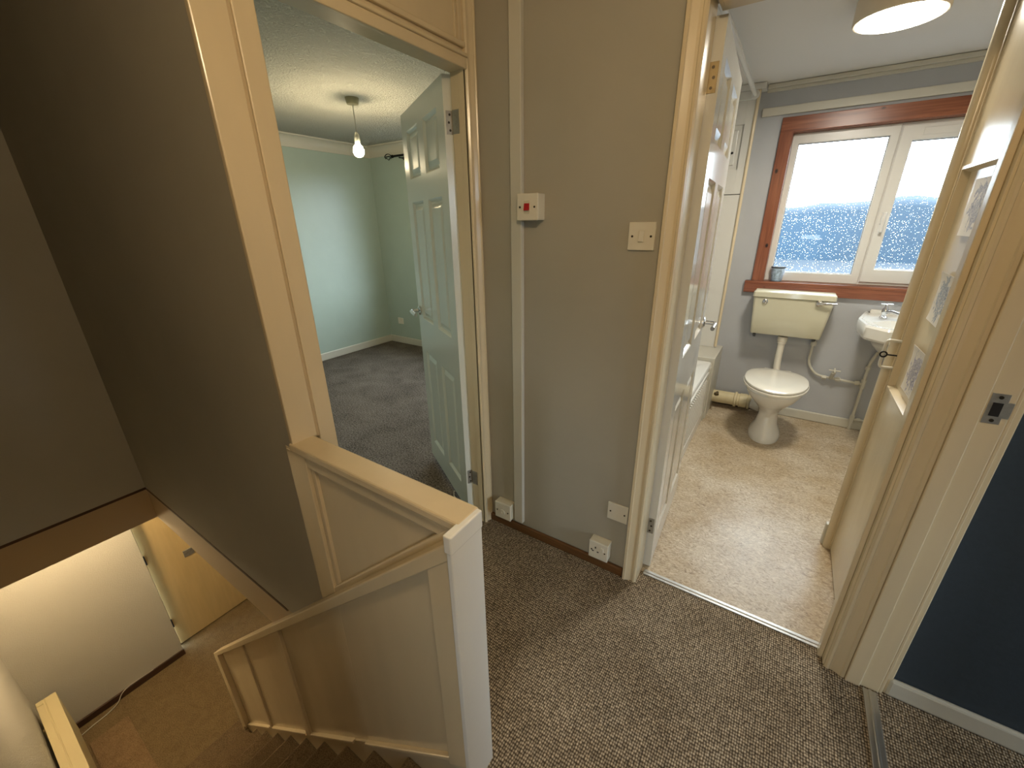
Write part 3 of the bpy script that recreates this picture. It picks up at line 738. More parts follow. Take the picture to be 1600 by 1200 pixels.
# ------------------------------------------------------------------ bedroom fittings
BX, BY = -2.745, 2.19
t = thing('pendant_light', (BX, BY, ZC), 'bare lit bulb on a short flex from the bedroom ceiling', 'pendant light')
obj('ceiling_rose', lathe([(.030, ZC-.040), (.038, ZC-.038), (.046, ZC-.005), (.046, ZC+.002)], (BX, BY, 0), 'Z', 32), mat('aged_rose_plastic', (150, 142, 112), .5), t, smooth=True)
obj('flex', tube([(BX, BY, ZC-.038), (BX+.002, BY, ZC-.13), (BX, BY, 2.04)], .0035, 8), M['flex'], t)
obj('lamp_holder', lathe([(.008, 2.045), (.014, 2.035), (.019, 2.02), (.020, 1.985), (.016, 1.978)], (BX, BY, 0), 'Z', 24), M['plastic'], t, smooth=True)
obj('bulb', lathe([(.013, 1.984), (.016, 1.972), (.031, 1.955), (.038, 1.932), (.036, 1.912), (.026, 1.896), (.012, 1.889), (.002, 1.888)], (BX, BY, 0), 'Z', 28), M['bulb'], t, smooth=True)
t = thing('curtain_pole', (-2.8, 3.46, 2.118), 'black iron curtain pole with a cage finial over the bedroom window', 'curtain pole')
obj('pole', tube([(-3.81, 3.46, 2.118), (-1.75, 3.46, 2.118)], .010, 14), M['black'], t, smooth=True)
cage = bm_new()
cx0 = -3.865
for k in range(5):
    a0 = 2*PI*k/5
    pts = []
    for i in range(13):
        u = i/12; rr = .032*math.sin(PI*u); aa = a0+u*2.2
        pts.append((cx0+.055-.11*u, 3.46+rr*math.cos(aa), 2.118+rr*math.sin(aa)))
    add_tube(cage, pts, .0032, 6)
obj('finial', cage, M['black'], t, smooth=True)
obj('finial_collar', lathe([(.014, -3.81), (.016, -3.80), (.014, -3.79)], (0, 3.46, 2.118), 'X', 16), M['black'], t, smooth=True)
for x in (-3.70, -1.85): obj('bracket', add_lathe(tube([(x, 3.538, 2.10), (x, 3.46, 2.10)], .006, 8), [(.02, 3.534), (.02, 3.54)], (x, 0, 2.10), 'Y', 16), M['black'], t)
# bedroom window
r = sroot('window_1', (-2.7, 3.76, wz0), 'white framed bedroom window behind the open door')
fr = bm_new(); Y0, Y1 = 3.74, 3.79
add_frame(fr, wx0, -2.705, wz0, wz1, .06, .04, .06, .06, Y0, Y1); add_frame(fr, -2.695, wx1, wz0, wz1, .04, .06, .06, .06, Y0, Y1)
obj('window_frame', fr, M['pvc'], r)
obj('window_pane', box((wx0+.05, 3.762, wz0+.05), (-2.73, 3.768, wz1-.05)), M['glass'], r)
obj('window_pane', box((-2.67, 3.762, wz0+.05), (wx1-.05, 3.768, wz1-.05)), M['glass'], r)
obj('window_sill', box((wx0-.03, 3.50, wz0-.025), (wx1+.03, 3.745, wz0+.001), .004), M['trimwhite'], r)
tag(obj('door_wire', tube([(-1.336, 1.475, .004), (-1.352, 1.452, .006), (-1.350, 1.425, .030), (-1.332, 1.405, .010), (-1.30, 1.400, .004), (-1.275, 1.402, .004)], .0022, 8, .01), M['flex'], smooth=True),
    'small curl of white wire at the foot of the open bedroom door', 'wire')

# ------------------------------------------------------------------ bathroom window
r = sroot('window_2', (.45, YB, 1.0), 'rain spotted bathroom window in a red brown pine surround')
obj('pine_surround_side', box((-.226, YB-.022, 1.012), (-.150, YB, 1.967), .003), M['pine_up'], r)
obj('pine_surround_side', box((1.06, YB-.022, 1.012), (1.136, YB, 1.967), .003), M['pine_up'], r)
obj('pine_surround_head', box((-.226, YB-.022, 1.964), (1.136, YB, 2.052), .003), M['pine'], r)
obj('window_sill', add_box(box((-.266, YB-.030, .931), (1.16, YB, 1.016), .003), (-.266, YB-.032, .996), (1.16, 3.665, 1.016), .003), M['pine'], r)
obj('reveal_lining', add_box(add_box(box((-.17, YB-.001, 1.0), (-.151, 3.67, 1.98)), (1.06, YB-.001, 1.0), (1.08, 3.67, 1.98)), (-.17, YB-.001, 1.963), (1.08, 3.67, 1.98)), M['pine_up'], r)
FY0, FY1 = 3.655, 3.715
obj('fixed_frame', add_frame(bm_new(), -.151, .398, 1.016, 1.963, .040, .045, .064, .063, FY0, FY1), M['pvc'], r)
obj('sash_surround', add_frame(bm_new(), .3985, 1.060, 1.016, 1.963, .010, .010, .022, .022, FY0, FY1), M['pvc'], r)
obj('sash_frame', add_frame(bm_new(), .402, 1.056, 1.034, 1.946, .061, .057, .086, .084, FY0-.012, FY1-.01), M['pvc'], r)
gk = bm_new()
for (x0, x1, z0, z1) in ((-.114, .356, 1.077, 1.903), (.460, 1.002, 1.117, 1.865)):
    for lo, hi in (((x0, FY0+.012, z0), (x0+.006, FY0+.03, z1)), ((x1-.006, FY0+.012, z0), (x1, FY0+.03, z1)), ((x0, FY0+.012, z0), (x1, FY0+.03, z0+.006)), ((x0, FY0+.012, z1-.006), (x1, FY0+.03, z1))): add_box(gk, lo, hi)
obj('glazing_seal', gk, M['pvc_dirty'], r)
for (x0, x1, z0, z1) in ((-.116, .358, 1.074, 1.906), (.458, 1.004, 1.114, 1.868)):
    bm = box((x0, FY0+.022, z0), (x1, FY0+.028, z1)); bm.normal_update()
    for f_ in bm.faces: f_.material_index = 1 if f_.normal.y > .5 else 0
    obj('window_pane', bm, None, r, mats=[M['glass'], M['wet']])
obj('sash_handle', add_box(add_box(box((.420, FY0-.022, 1.40), (.444, FY0-.010, 1.47), .003), (.425, FY0-.045, 1.452), (.439, FY0-.012, 1.468), .003), (.424, FY0-.048, 1.35), (.440, FY0-.034, 1.468), .004), M['pvc'], r)
obj('trickle_vent', box((.50, FY0-.016, 1.885), (.95, FY0-.008, 1.925), .003), M['pvc'], r)
t = thing('window_cup', (-.075, 3.635, 1.016), 'small pale blue patterned tub with dark rim on the pine window sill', 'cup')
CX, CY = -.072, 3.622
obj('body', lathe([(.034, 1.017), (.036, 1.02), (.043, 1.112), (.041, 1.112), (.034, 1.03), (.004, 1.028)], (CX, CY, 0), 'Z', 28), M['cup'], t, smooth=True)
obj('rim', lathe([(.0415, 1.110), (.046, 1.110), (.047, 1.117), (.0415, 1.118)], (CX, CY, 0), 'Z', 28), M['dark'], t, smooth=True)

# ------------------------------------------------------------------ toilet
t = thing('toilet', (.06, 3.15, 0), 'white pedestal toilet with lid down under a pale primrose wall cistern', 'toilet')
TX, TY = .062, 3.135
rings = [egg(TX, 3.17, 0.0, .098, .175, .19), egg(TX, 3.17, .025, .098, .175, .19), egg(TX, 3.17, .045, .088, .160, .18), egg(TX, 3.17, .10, .066, .120, .165),
         egg(TX, 3.17, .17, .058, .102, .16), egg(TX, 3.165, .22, .070, .125, .165), egg(TX, 3.155, .27, .106, .182, .185), egg(TX, 3.145, .32, .145, .235, .20),
         egg(TX, 3.135, .36, .165, .262, .215), egg(TX, 3.13, .385, .172, .270, .225), egg(TX, 3.13, .395, .168, .266, .22), egg(TX, 3.13, .395, .12, .21, .17), egg(TX, 3.13, .33, .08, .15, .12)]
obj('pan', loft(rings), M['ceramic'], t, smooth=True)
obj('spigot', tube([(TX, 3.30, .26), (TX, 3.40, .30), (TX, 3.46, .345)], .045, 20, .03), M['ceramic'], t, smooth=True)
obj('outlet', tube([(TX+.0, 3.33, .12), (TX-.02, 3.42, .10), (TX-.10, 3.50, .092)], .052, 20, .05), M['ceramic'], t, smooth=True)
obj('seat', loft([egg(TX, TY, .397, .183, .280, .225), egg(TX, TY, .401, .190, .287, .228), egg(TX, TY, .412, .190, .287, .228), egg(TX, TY, .417, .183, .280, .222)]), M['seat'], t, smooth=True)
obj('lid', loft([egg(TX, TY, .420, .180, .277, .222), egg(TX, TY, .423, .186, .284, .226), egg(TX, TY, .431, .184, .282, .225), egg(TX, TY, .438, .165, .258, .205), egg(TX, TY, .4405, .11, .19, .15), egg(TX, TY, .441, .02, .04, .03)]), M['seat'], t, smooth=True)
for s in (-.06, .06): obj('seat_hinge', lathe([(.012, s-.02), (.012, s+.02)], (TX, 3.365, .418), 'X', 14), M['seat'], t, smooth=True)
# flush pipe
obj('flush_pipe', tube([(.050, 3.50, .655), (.050, 3.50, .47), (.055, 3.485, .40), (.06, 3.45, .345)], .0225, 20, .05), M['plastic'], t, smooth=True)
obj('pipe_nut', add_lathe(lathe([(.026, .604), (.031, .610), (.031, .640), (.026, .645)], (.050, 3.50, 0), 'Z', 20), [(.028, .592), (.028, .604)], (.050, 3.50, 0), 'Z', 20), M['plastic'], t, smooth=True)
obj('pipe_washer', lathe([(.033, .646), (.033, .656)], (.050, 3.50, 0), 'Z', 20), M['screw'], t)
# cistern
def cist(z, x0, x1, y0, y1=3.592, r_=.018):
    out = []
    for cx_, cy_, a0 in ((x1-r_, y0+r_, -PI/2), (x1-.004, y1-.004, 0), (x0+.004, y1-.004, PI/2), (x0+r_, y0+r_, PI)):
        rr = r_ if cy_ < y1-.01 else .004
        for k in range(6):
            aa = a0+PI/2*k/5; out.append((cx_+rr*math.cos(aa), cy_+rr*math.sin(aa), z))
    return out
obj('cistern', loft([cist(.655, -.158, .262, 3.455, r_=.012), cist(.660, -.162, .266, 3.450), cist(.80, -.172, .279, 3.440), cist(.920, -.182, .291, 3.432)]), M['ceramic_cream'], t, smooth=True)
obj('cistern_lid', loft([cist(.9225, -.186, .296, 3.425, 3.567), cist(.926, -.188, .298, 3.422, 3.567), cist(.956, -.186, .296, 3.424, 3.567), cist(.965, -.178, .288, 3.434, 3.567)]), M['ceramic_cream'], t, smooth=True)
obj('flush_knob', lathe([(.017, 3.436), (.017, 3.426), (.012, 3.421), (.002, 3.420)], (-.105, 0, .895), 'Y', 20), M['chrome'], t, smooth=True)
lv = lathe([(.020, 3.436), (.022, 3.424), (.018, 3.414), (.004, 3.411)], (.208, 0, .906), 'Y', 20)
add_tube(lv, [(.200, 3.418, .906), (.235, 3.408, .909), (.30, 3.400, .913)], .009, 12, radii=[.011, .009, .0055])
obj('flush_lever', lv, M['chrome'], t, smooth=True)
for x in (-.135, .235): obj('bracket', prism([(3.598, .652), (3.598, .60), (3.585, .60), (3.47, .645), (3.47, .652)], x-.008, x+.008, 'X'), M['black'], t)
# soil pipe
t = thing('soil_pipe', (-.17, 3.50, .04), 'fat cream painted soil pipe running from the toilet into the bath boxing', 'pipe')
obj('pipe', add_tube(bm_new(), [(-.345, 3.51, .088), (-.06, 3.505, .095)], .050, 24), M['soil'], t, smooth=True)
col = bm_new()
for x, r1, w in ((-.17, .060, .014), (-.115, .056, .05), (-.075, .060, .014)): add_lathe(col, [(.05, x-w/2-.004), (r1, x-w/2), (r1, x+w/2), (.05, x+w/2+.004)], (0, 3.507, .092), 'X', 24)
obj('collar', col, M['soil'], t, smooth=True)
obj('overflow_valve', add_lathe(tube([(-.30, 3.42, .155), (-.30, 3.36, .155)], .010, 12), [(.017, .0), (.017, .018)], (-.30, 3.37, .150), 'Z', 10), M['brass'], t, smooth=True)
# feed pipework
t = thing('water_pipe', (.58, 3.57, 0), 'painted copper feed pipes with a cross head stop tap between cistern and basin', 'pipe')
obj('cistern_feed', tube([(.245, 3.555, .66), (.240, 3.57, .56), (.240, 3.575, .45), (.30, 3.575, .37), (.40, 3.575, .362), (.575, 3.575, .352)], .0085, 12, .06), M['pipe_paint'], t, smooth=True)
obj('riser', tube([(.580, 3.575, 0), (.580, 3.575, .50), (.600, 3.57, .58), (.605, 3.50, .64), (.57, 3.42, .70), (.565, 3.40, .76)], .0095, 12, .04), M['pipe_paint'], t, smooth=True)
obj('floor_branch', tube([(.58, 3.575, .082), (.95, 3.575, .078)], .0085, 12), M['pipe_paint'], t, smooth=True)
for z in (.33, .352, .375, .47, .065, .082, .10): obj('fitting', lathe([(.0135, z-.012), (.0155, z-.010), (.0155, z+.010), (.0135, z+.012)], (.58, 3.575, 0), 'Z', 6), M['pipe_paint'], t)
for x in (.545, .435, .355): obj('fitting', lathe([(.0135, x-.014), (.0155, x-.010), (.0155, x+.010), (.0135, x+.014)], (0, 3.575, .355 if x > .5 else .361), 'X', 6), M['pipe_paint'], t)
obj('fitting', lathe([(.0135, .605), (.015, .625)], (0, 3.575, .082), 'X', 6), M['pipe_paint'], t)
obj('fitting', lathe([(.014, .585), (.017, .59), (.017, .615), (.014, .62)], (.243, 3.560, 0), 'Z', 6), M['pipe_paint'], t)
vb = tube([(.395, 3.575, .361), (.397, 3.555, .39), (.399, 3.54, .415)], .013, 12)
obj('stop_tap_body', vb, M['pipe_paint'], t, smooth=True)
vh = bm_new(); add_tube(vh, [(.399, 3.54, .413), (.401, 3.532, .432)], .006, 10)
add_tube(vh, [(.368, 3.530, .433), (.434, 3.530, .433)], .0048, 8); add_tube(vh, [(.401, 3.505, .424), (.401, 3.556, .442)], .0048, 8)
obj('stop_tap_head', vh, M['pipe_paint'], t, smooth=True)

# ------------------------------------------------------------------ basin
t = thing('wash_basin', (.68, 3.45, .62), 'white wall hung hand basin with clipped corners under the pine window sill', 'basin')
def bas(z, s, dy=0, ybk=3.598):
    pts = [(.475, 3.598), (.412, 3.30), (.432, 3.10), (.520, 3.01), (.840, 3.01), (.928, 3.10), (.948, 3.30), (.885, 3.598)]
    cxb, cyb = .68, 3.598
    base = [(cxb+(x-cxb)*s, cyb+(y-cyb)*s+0) for x, y in pts]
    out = []
    n = len(base)
    for i in range(n):     # rounded corners
        p, a_, b_ = Vector(base[i]), Vector(base[i-1]), Vector(base[(i+1) % n])
        rr = .022*s if 0 < i < n-1 else .002
        s_, e_ = p+(a_-p).normalized()*rr, p+(b_-p).normalized()*rr
        for k in range(4):
            u = k/3; q = s_*(1-u)**2+p*2*u*(1-u)+e_*u*u; out.append((q.x, q.y, z))
    return out
def bowl(z, rx, ry, n=32, cx_=.68, cy_=3.24):
    # same vertex count as the outline, matched by direction
    out = []
    for x, y, _ in bas(0, 1):
        a_ = math.atan2(y-cy_, x-cx_); out.append((cx_+rx*math.cos(a_), cy_+ry*math.sin(a_), z))
    return out
bz = .852
obj('basin_body', loft([bas(.60, .25), bas(.625, .42), bas(.70, .66), bas(.745, .80), bas(.765, .955), bas(.78, .985), bas(bz-.012, 1.0), bas(bz, .985), bas(bz, .93), bas(bz-.006, .90),
                        bowl(bz-.010, .20, .15), bowl(bz-.03, .185, .138), bowl(bz-.09, .15, .11), bowl(bz-.125, .09, .07), bowl(bz-.13, .02, .02)]), M['ceramic'], t, smooth=True, auto=30)
obj('upstand', box((.50, 3.575, bz-.01), (.87, 3.598, bz+.018), .006), M['ceramic'], t)
obj('waste_plug', lathe([(.022, bz-.128), (.022, bz-.122), (.004, bz-.120)], (.68, 3.24, 0), 'Z', 20), M['chrome'], t, smooth=True)
obj('bottle_trap', add_tube(lathe([(.02, .60), (.02, .56), (.028, .55), (.028, .48), (.02, .475)], (.68, 3.42, 0), 'Z', 20), [(.68, 3.42, .53), (.68, 3.58, .53)], .014, 12), M['chrome'], t, smooth=True)
tp = lathe([(.021, bz-.006), (.021, bz+.003), (.013, bz+.008), (.012, bz+.018), (.017, bz+.03), (.017, bz+.048), (.011, bz+.056), (.007, bz+.075), (.005, bz+.08)], (.548, 3.42, 0), 'Z', 20)
add_tube(tp, [(.548, 3.42, bz+.034), (.58, 3.385, bz+.042), (.612, 3.35, bz+.034), (.618, 3.343, bz+.020)], .009, 12, radii=[.012, .010, .0085, .008])
add_tube(tp, [(.518, 3.415, bz+.080), (.578, 3.425, bz+.080)], .0045, 8); add_tube(tp, [(.543, 3.45, bz+.080), (.553, 3.39, bz+.080)], .0045, 8)
obj('tap', tp, M['chrome'], t, smooth=True)
obj('tap_tail', lathe([(.012, .745), (.014, .75), (.014, .78), (.010, .79)], (.565, 3.40, 0), 'Z', 12), M['brass'], t)

# ------------------------------------------------------------------ bath and boxing
t = thing('bathtub', (-.70, 2.6, 0), 'white bath with ribbed side panel behind the open bathroom door', 'bathtub')
def rr(z, x0, x1, y0, y1, r_):
    out = []
    for cx_, cy_, a0 in ((x1-r_, y0+r_, -PI/2), (x1-r_, y1-r_, 0), (x0+r_, y1-r_, PI/2), (x0+r_, y0+r_, PI)):
        for k in range(7):
            aa = a0+PI/2*k/6; out.append((cx_+r_*math.cos(aa), cy_+r_*math.sin(aa), z))
    return out
obj('tub', loft([rr(.43, -1.068, -.352, 1.56, 3.195, .02), rr(.455, -1.068, -.350, 1.56, 3.197, .02), rr(.463, -1.066, -.355, 1.562, 3.193, .02), rr(.463, -1.00, -.43, 1.66, 3.12, .10),
                 rr(.44, -.99, -.44, 1.68, 3.10, .11), rr(.15, -.94, -.50, 1.78, 2.98, .12), rr(.12, -.88, -.56, 1.85, 2.9, .12)]), M['bathwhite'], t, smooth=True, auto=50)
pn = box((-.385, 1.57, .012), (-.362, 3.19, .435), .003)
obj('side_panel', pn, M['bathwhite'], t)
rb = bm_new()
y = 1.66
while y < 3.10:
    add_box(rb, (-.366, y, .10), (-.347, y+.014, .365), .004); y += .040
obj('panel_ribs', rb, M['bathwhite'], t)
obj('panel_mould', add_box(box((-.364, 1.58, .375), (-.352, 3.18, .398), .004), (-.364, 1.58, .0), (-.352, 3.18, .075), .004), M['bathwhite'], t)
struct('trim_10', add_box(box((-.372, 3.155, .0), (-.345, 3.20, .43), .003), (-1.06, 3.20, 0), (-.335, YB-.001, .490), .004), M['trimwhite'], 'white painted boxing with ledge at the end of the bath')
t = thing('wall_boxing', (-.7, 3.55, .49), 'tall white boarding with sunk panel standing on the ledge at the end of the bath', 'boxing')
pb = bm_new()
for lo, hi in (((-1.06, 3.515, .491), (-.385, YB-.004, 1.60)), ((-.44, 3.515, 1.605), (-.385, YB-.004, 2.215)), ((-1.06, 3.515, 1.605), (-.90, YB-.004, 2.215)), ((-.90, 3.515, 1.605), (-.44, YB-.004, 1.76)), ((-.90, 3.515, 2.03), (-.44, YB-.004, 2.215))): add_box(pb, lo, hi, .001)
add_box(pb, (-.90, 3.53, 1.76), (-.44, 3.55, 2.03)); add_box(pb, (-.87, 3.520, 1.79), (-.47, 3.535, 2.0), .004)
obj('panelling', pb, M['bathwhite'], t)
obj('corner_bead', tube([(-.383, 3.513, .50), (-.383, 3.513, 2.215)], .011, 12), M['gloss'], t, smooth=True)
obj('head_board', add_box(box((-1.06, 3.49, 2.215), (-.345, YB-.004, ZC), .003), (-1.06, 3.498, 2.165), (-.39, 3.52, 2.215), .003), M['bathwhite'], t)
obj('knob_hole', lathe([(.008, 3.517), (.008, 3.522)], (-.488, 0, 1.865), 'Y', 14), M['dark'], t)
t = thing('shower_rail', (-.40, 2.6, 2.185), 'white tubular shower rail running under the bathroom ceiling to the boarding', 'shower rail')
obj('rail', tube([(-.402, 1.50, 2.188), (-.402, 3.49, 2.186)], .0125, 16), M['bathwhite'], t, smooth=True)
obj('sleeve', lathe([(.015, 1.50), (.015, 2.62)], (-.402, 0, 2.188), 'Y', 16), M['bathwhite'], t, smooth=True)
obj('end_flange', lathe([(.026, 3.494), (.026, 3.484), (.016, 3.478)], (-.402, 0, 2.186), 'Y', 20), M['bathwhite'], t, smooth=True)
obj('end_flange', lathe([(.026, 1.482), (.026, 1.49), (.016, 1.50)], (-.402, 0, 2.188), 'Y', 20), M['bathwhite'], t, smooth=True)

# ------------------------------------------------------------------ bathroom ceiling light
LX, LY = .172, 2.56
t = thing('drum_ceiling_light', (LX, LY, ZC), 'round drum ceiling light glowing on the bathroom ceiling', 'ceiling light')
obj('drum', lathe([(.140, 2.172), (.146, 2.170), (.150, 2.176), (.150, ZC+.001)], (LX, LY, 0), 'Z', 48), M['wood_rim'], t, smooth=True)
obj('diffuser', lathe([(.141, 2.176), (.139, 2.169), (.10, 2.165), (.01, 2.164)], (LX, LY, 0), 'Z', 48), M['dome'], t, smooth=True)

# ------------------------------------------------------------------ airing cupboard in the bathroom
t = thing('tall_cupboard', (.6, 1.85, 0), 'tall cream cupboard just inside the bathroom with a long panelled door and pull handle', 'cupboard')
obj('carcass', box((.425, 1.505, 0), (1.245, 2.075, ZC-.002)), M['gloss'], t)
KX = .402
dl = bm_new()
# door leaf with one long sunk panel, faces -X
def fq(ps): return dl.faces.new([dl.verts.new(p) for p in ps])
ys = [1.520, 1.668, 2.005, 2.040]; zs_ = [.012, .825, 1.585, 2.10]
for i in range(3):
    for j in range(3):
        y0, y1, z0, z1 = ys[i], ys[i+1], zs_[j], zs_[j+1]
        rings_ = [(0, 0)] + ([(.004, -.008), (.014, -.009), (.022, .012), (.030, .012)] if i == 1 and j == 1 else [])
        prev = None
        for ins, dep in rings_:
            q_ = [dl.verts.new((KX+dep, a_, b_)) for a_, b_ in ((y0+ins, z0+ins), (y1-ins, z0+ins), (y1-ins, z1-ins), (y0+ins, z1-ins))]
            if prev:
                for k in range(4): dl.faces.new([prev[k], prev[(k+1) % 4], q_[(k+1) % 4], q_[k]])
            prev = q_
        dl.faces.new(prev)
for a_, b_ in (((ys[0], zs_[0]), (ys[3], zs_[0])), ((ys[3], zs_[0]), (ys[3], zs_[3])), ((ys[3], zs_[3]), (ys[0], zs_[3])), ((ys[0], zs_[3]), (ys[0], zs_[0]))):
    fq([(KX, a_[0], a_[1]), (KX, b_[0], b_[1]), (KX+.024, b_[0], b_[1]), (KX+.024, a_[0], a_[1])])
bmesh.ops.remove_doubles(dl, verts=dl.verts, dist=1e-5); bmesh.ops.recalc_face_normals(dl, faces=dl.faces)
cd = obj('cupboard_door', dl, M['gloss'], t)
ht = [(KX, 2.022, 1.004), (KX-.040, 2.022, 1.006), (KX-.046, 2.022, .995), (KX-.046, 2.022, .910), (KX-.040, 2.022, .899), (KX, 2.022, .901)]
h_ = obj('pull_handle', tube(ht, .0055, 12, .012), M['gloss_white'], cd, smooth=True)
kb = bm_new(); add_tube(kb, [(KX, 2.012, .952), (KX-.036, 2.012, .952)], .003, 8)
add_tube(kb, [(KX-.045+.010*math.cos(2*PI*k/16), 2.012, .952+.010*math.sin(2*PI*k/16)) for k in range(17)], .0028, 8)
obj('key', kb, M['black'], cd, smooth=True)
obj('lock_plate', box((KX-.002, 2.004, .935), (KX, 2.020, .970), .0008), M['trimwhite'], cd)
obj('corner_post', add_tube(box((.398, 2.045, 0), (.43, 2.09, ZC-.002), .006), [(.394, 2.070, 0), (.394, 2.070, ZC-.002)], .020, 20), M['gloss'], t, smooth=True)
obj('post_foot', box((.366, 2.072, 0), (.392, 2.098, .115), .004), M['trimwhite'], t)

# three small sheets stuck on the cupboard door
def sheet(name, y0, y1, z0, z1, tilt, curl, tint, seed, label):
    cy_, cz_ = (y0+y1)/2, (z0+z1)/2; w, h = (y1-y0)/2, (z1-z0)/2
    bm = bm_new(); nx_, nz_ = 8, 8; g_ = []
    for i in range(nx_+1):
        row = []
        for j in range(nz_+1):
            a_, b_ = -1+2*i/nx_, -1+2*j/nz_
            lift = .0015 + curl*(max(0, b_-.4)**2*1.2 + max(0, -b_-.55)**2 + max(0, -a_-.6)**2)
            yy = cy_+a_*w*math.cos(tilt)-b_*h*math.sin(tilt); zz = cz_+b_*h*math.cos(tilt)+a_*w*math.sin(tilt)
            row.append(bm.verts.new((KX+.008-lift, yy, zz)))
        g_.append(row)
    fs = [bm.faces.new([g_[i][j], g_[i+1][j], g_[i+1][j+1], g_[i][j+1]]) for i in range(nx_) for j in range(nz_)]
    bmesh.ops.recalc_face_normals(bm, faces=bm.faces)
    bmesh.ops.solidify(bm, geom=bm.faces, thickness=.0006)
    o = obj(name, bm, sketch_mat('sketch_paper_'+name+str(seed), tint, cy_, cz_, w*.62, h*.78, seed), smooth=True)
    return tag(o, label, 'picture')
sheet('paper_picture', 1.702, 1.866, 1.380, 1.535, .0, .004, (124, 124, 140), 3, 'topmost of three paper sketches on the cupboard door, grey smudged drawing under the panel moulding')
sheet('paper_picture', 1.705, 1.862, 1.120, 1.272, .03, .014, (112, 130, 148), 8, 'middle of three paper sketches on the cupboard door, curled at its top edge, bluish drawing')
sheet('paper_picture', 1.706, 1.880, .878, 1.032, -.02, .010, (134, 130, 156), 14, 'lowest of three paper sketches on the cupboard door, faint violet drawing beside the pull handle')

# ------------------------------------------------------------------ blue room window (unseen, gives the daylight through the doorway)
r = sroot('unseen_window', (nx+.1, .5, .9), 'unseen window of the navy blue room for daylight through the doorway')
fr = bm_new()
for lo, hi in (((nx+.1, -.2, .5), (nx+.15, -.14, 2.1)), ((nx+.1, 1.14, .5), (nx+.15, 1.2, 2.1)), ((nx+.1, -.14, .5), (nx+.15, 1.14, .56)), ((nx+.1, -.14, 2.04), (nx+.15, 1.14, 2.1)), ((nx+.1, .47, .56), (nx+.15, .53, 2.04))): add_box(fr, lo, hi, .004)
obj('window_frame', fr, M['pvc'], r)
obj('window_pane', box((nx+.12, -.15, .55), (nx+.126, 1.15, 2.05)), M['glass'], r)

r = sroot('fill_window', (.05, -1.15, .45), 'small unseen window added behind the viewpoint for fill daylight')  # added window, out of view, lets fill daylight onto the landing
obj('window_frame', add_frame(bm_new(), .0, .35, .45, 1.25, .05, .05, .05, .05, -1.19, -1.14), M['pvc'], r)
obj('window_pane', box((.04, -1.17, .49), (.31, -1.165, 1.21)), M['glass'], r)

# unseen globe added above the viewpoint to give the landing warm light
PX, PY = .06, .06
t = thing('landing_fill_globe', (PX, PY, ZC), 'small unseen warm globe added on the landing ceiling for its light', 'ceiling light')
obj('base', lathe([(.05, ZC-.02), (.05, ZC+.001)], (PX, PY, 0), 'Z', 24), M['plastic'], t)
obj('globe', lathe([(.03, ZC-.02), (.05, ZC-.03), (.062, ZC-.06), (.05, ZC-.092), (.02, ZC-.108), (.002, ZC-.11)], (PX, PY, 0), 'Z', 28), emit('fill_globe_glow', (1, .76, .47), 8), t, smooth=True)

# ------------------------------------------------------------------ outdoors
def hills():
    bm = bm_new(); n = 160; prev = None
    for i in range(n+1):
        a_ = -PI*.15 + PI*1.3*i/n
        d = 60
        top = 3.2 + .25*math.sin(a_*5+.6) + .25*math.sin(a_*23) + .2*math.sin(a_*61+2) + .25*random.random()
        row = [(math.cos(a_)*d, math.sin(a_)*d, -3), (math.cos(a_)*(d+6), math.sin(a_)*(d+6), top*.7), (math.cos(a_)*(d+12), math.sin(a_)*(d+12), top), (math.cos(a_)*(d+40), math.sin(a_)*(d+40), -3)]
        row = [bm.verts.new(p) for p in row]
        if prev:
            for k in range(3): bm.faces.new([prev[k], row[k], row[k+1], prev[k+1]])
        prev = row
    bmesh.ops.recalc_face_normals(bm, faces=bm.faces)
    return bm
o = struct('hills', hills(), M['hill'], 'blue green hillside beyond the bathroom window', smooth=True)
bm = bm_new(); bmesh.ops.create_grid(bm, x_segments=2, y_segments=2, size=120); bmesh.ops.translate(bm, verts=bm.verts, vec=(0, 0, -2.9))
struct('ground', bm, M['ground'], 'ground outside')

# ------------------------------------------------------------------ world and lights
W = bpy.data.worlds.new('overcast_sky'); S.world = W; W.use_nodes = True
bg = W.node_tree.nodes['Background']; bg.inputs[0].default_value = (.76, .90, 1.0, 1); bg.inputs[1].default_value = 9

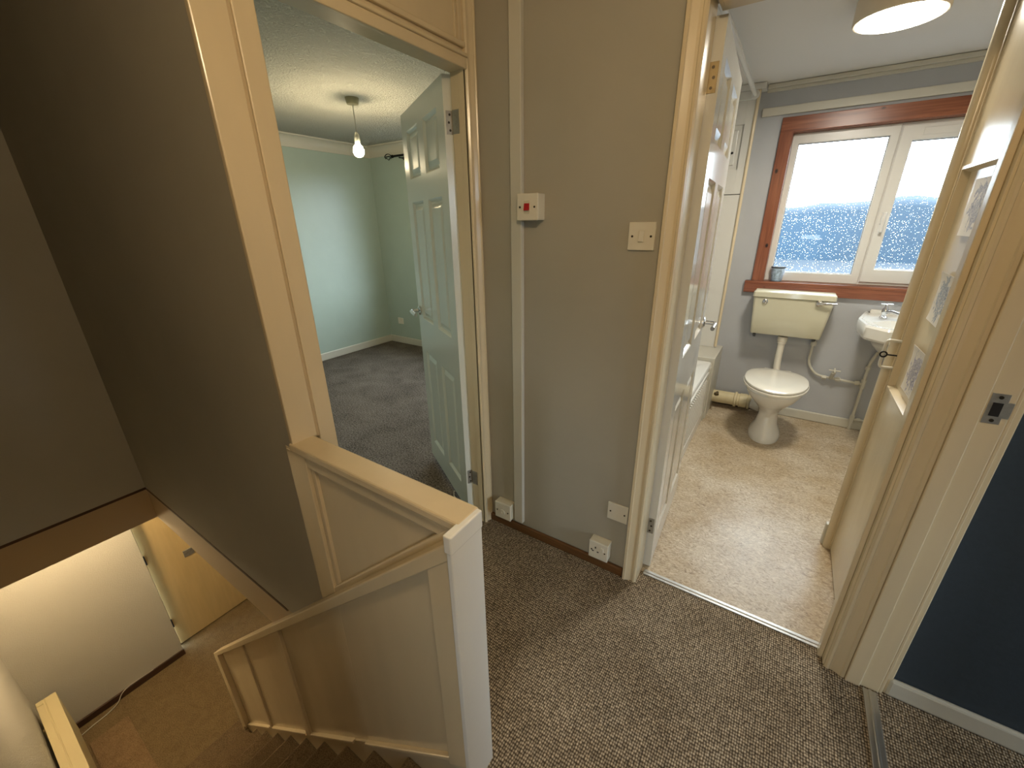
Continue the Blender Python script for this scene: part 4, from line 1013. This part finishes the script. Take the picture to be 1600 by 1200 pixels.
def portal(loc, rot, sx, sy):
    l = bpy.data.lights.new('window_portal', 'AREA'); l.shape = 'RECTANGLE'; l.size = sx; l.size_y = sy
    l.cycles.is_portal = True
    o = bpy.data.objects.new('window_portal', l); C.objects.link(o); o.location = loc; o.rotation_euler = rot
portal((.455, 3.73, 1.49), (math.radians(-90), 0, 0), 1.22, .95)
portal((-2.76, 3.81, 1.38), (math.radians(-90), 0, 0), 1.72, 1.32)
portal((nx+.21, .5, 1.3), (0, math.radians(90), 0), 1.6, 1.4)

portal((.175, -1.205, .85), (math.radians(90), 0, 0), .35, .8)

def point(name, loc, power, col, rad):
    l = bpy.data.lights.new(name, 'POINT'); l.energy = power; l.color = col; l.shadow_soft_size = rad
    o = bpy.data.objects.new(name, l); C.objects.link(o); o.location = loc
point('bedroom_bulb_light', (BX, BY, 1.85), 20, (1, .80, .50), .03)
point('landing_fill_light', (PX, PY, ZC-.17), 15, (1, .75, .45), .05)
point('hall_light', (-3.75, .12, -.36), 28, (1, .76, .46), .06)
l = bpy.data.lights.new('bathroom_drum_light', 'AREA'); l.shape = 'DISK'; l.size = .26; l.energy = 13; l.color = (1, .93, .80)
o = bpy.data.objects.new('bathroom_drum_light', l); C.objects.link(o); o.location = (LX, LY, 2.158)

# ------------------------------------------------------------------ camera (solved from the photograph)
yaw, pitch, roll = math.radians(33.5706), math.radians(21.3883), math.radians(-.7584)
fwd = Vector((-math.sin(yaw)*math.cos(pitch), math.cos(yaw)*math.cos(pitch), -math.sin(pitch)))
rt = fwd.cross(Vector((0, 0, 1))).normalized(); up = rt.cross(fwd)
c_, s_ = math.cos(roll), math.sin(roll)
r2 = c_*rt + s_*up; u2 = -s_*rt + c_*up
cam = bpy.data.cameras.new('camera'); co = bpy.data.objects.new('camera', cam); C.objects.link(co)
cam.sensor_width = 36; cam.lens = 639.2333*36/1600; cam.clip_start = .02; cam.clip_end = 400
co.matrix_world = Matrix(((r2.x, u2.x, -fwd.x, 0), (r2.y, u2.y, -fwd.y, 0), (r2.z, u2.z, -fwd.z, 1.43), (0, 0, 0, 1)))
S.camera = co

S.view_settings.view_transform = 'Standard'; S.view_settings.look = 'None'
S.view_settings.exposure = 0.55; S.view_settings.gamma = 1; S.view_settings.use_curve_mapping = False
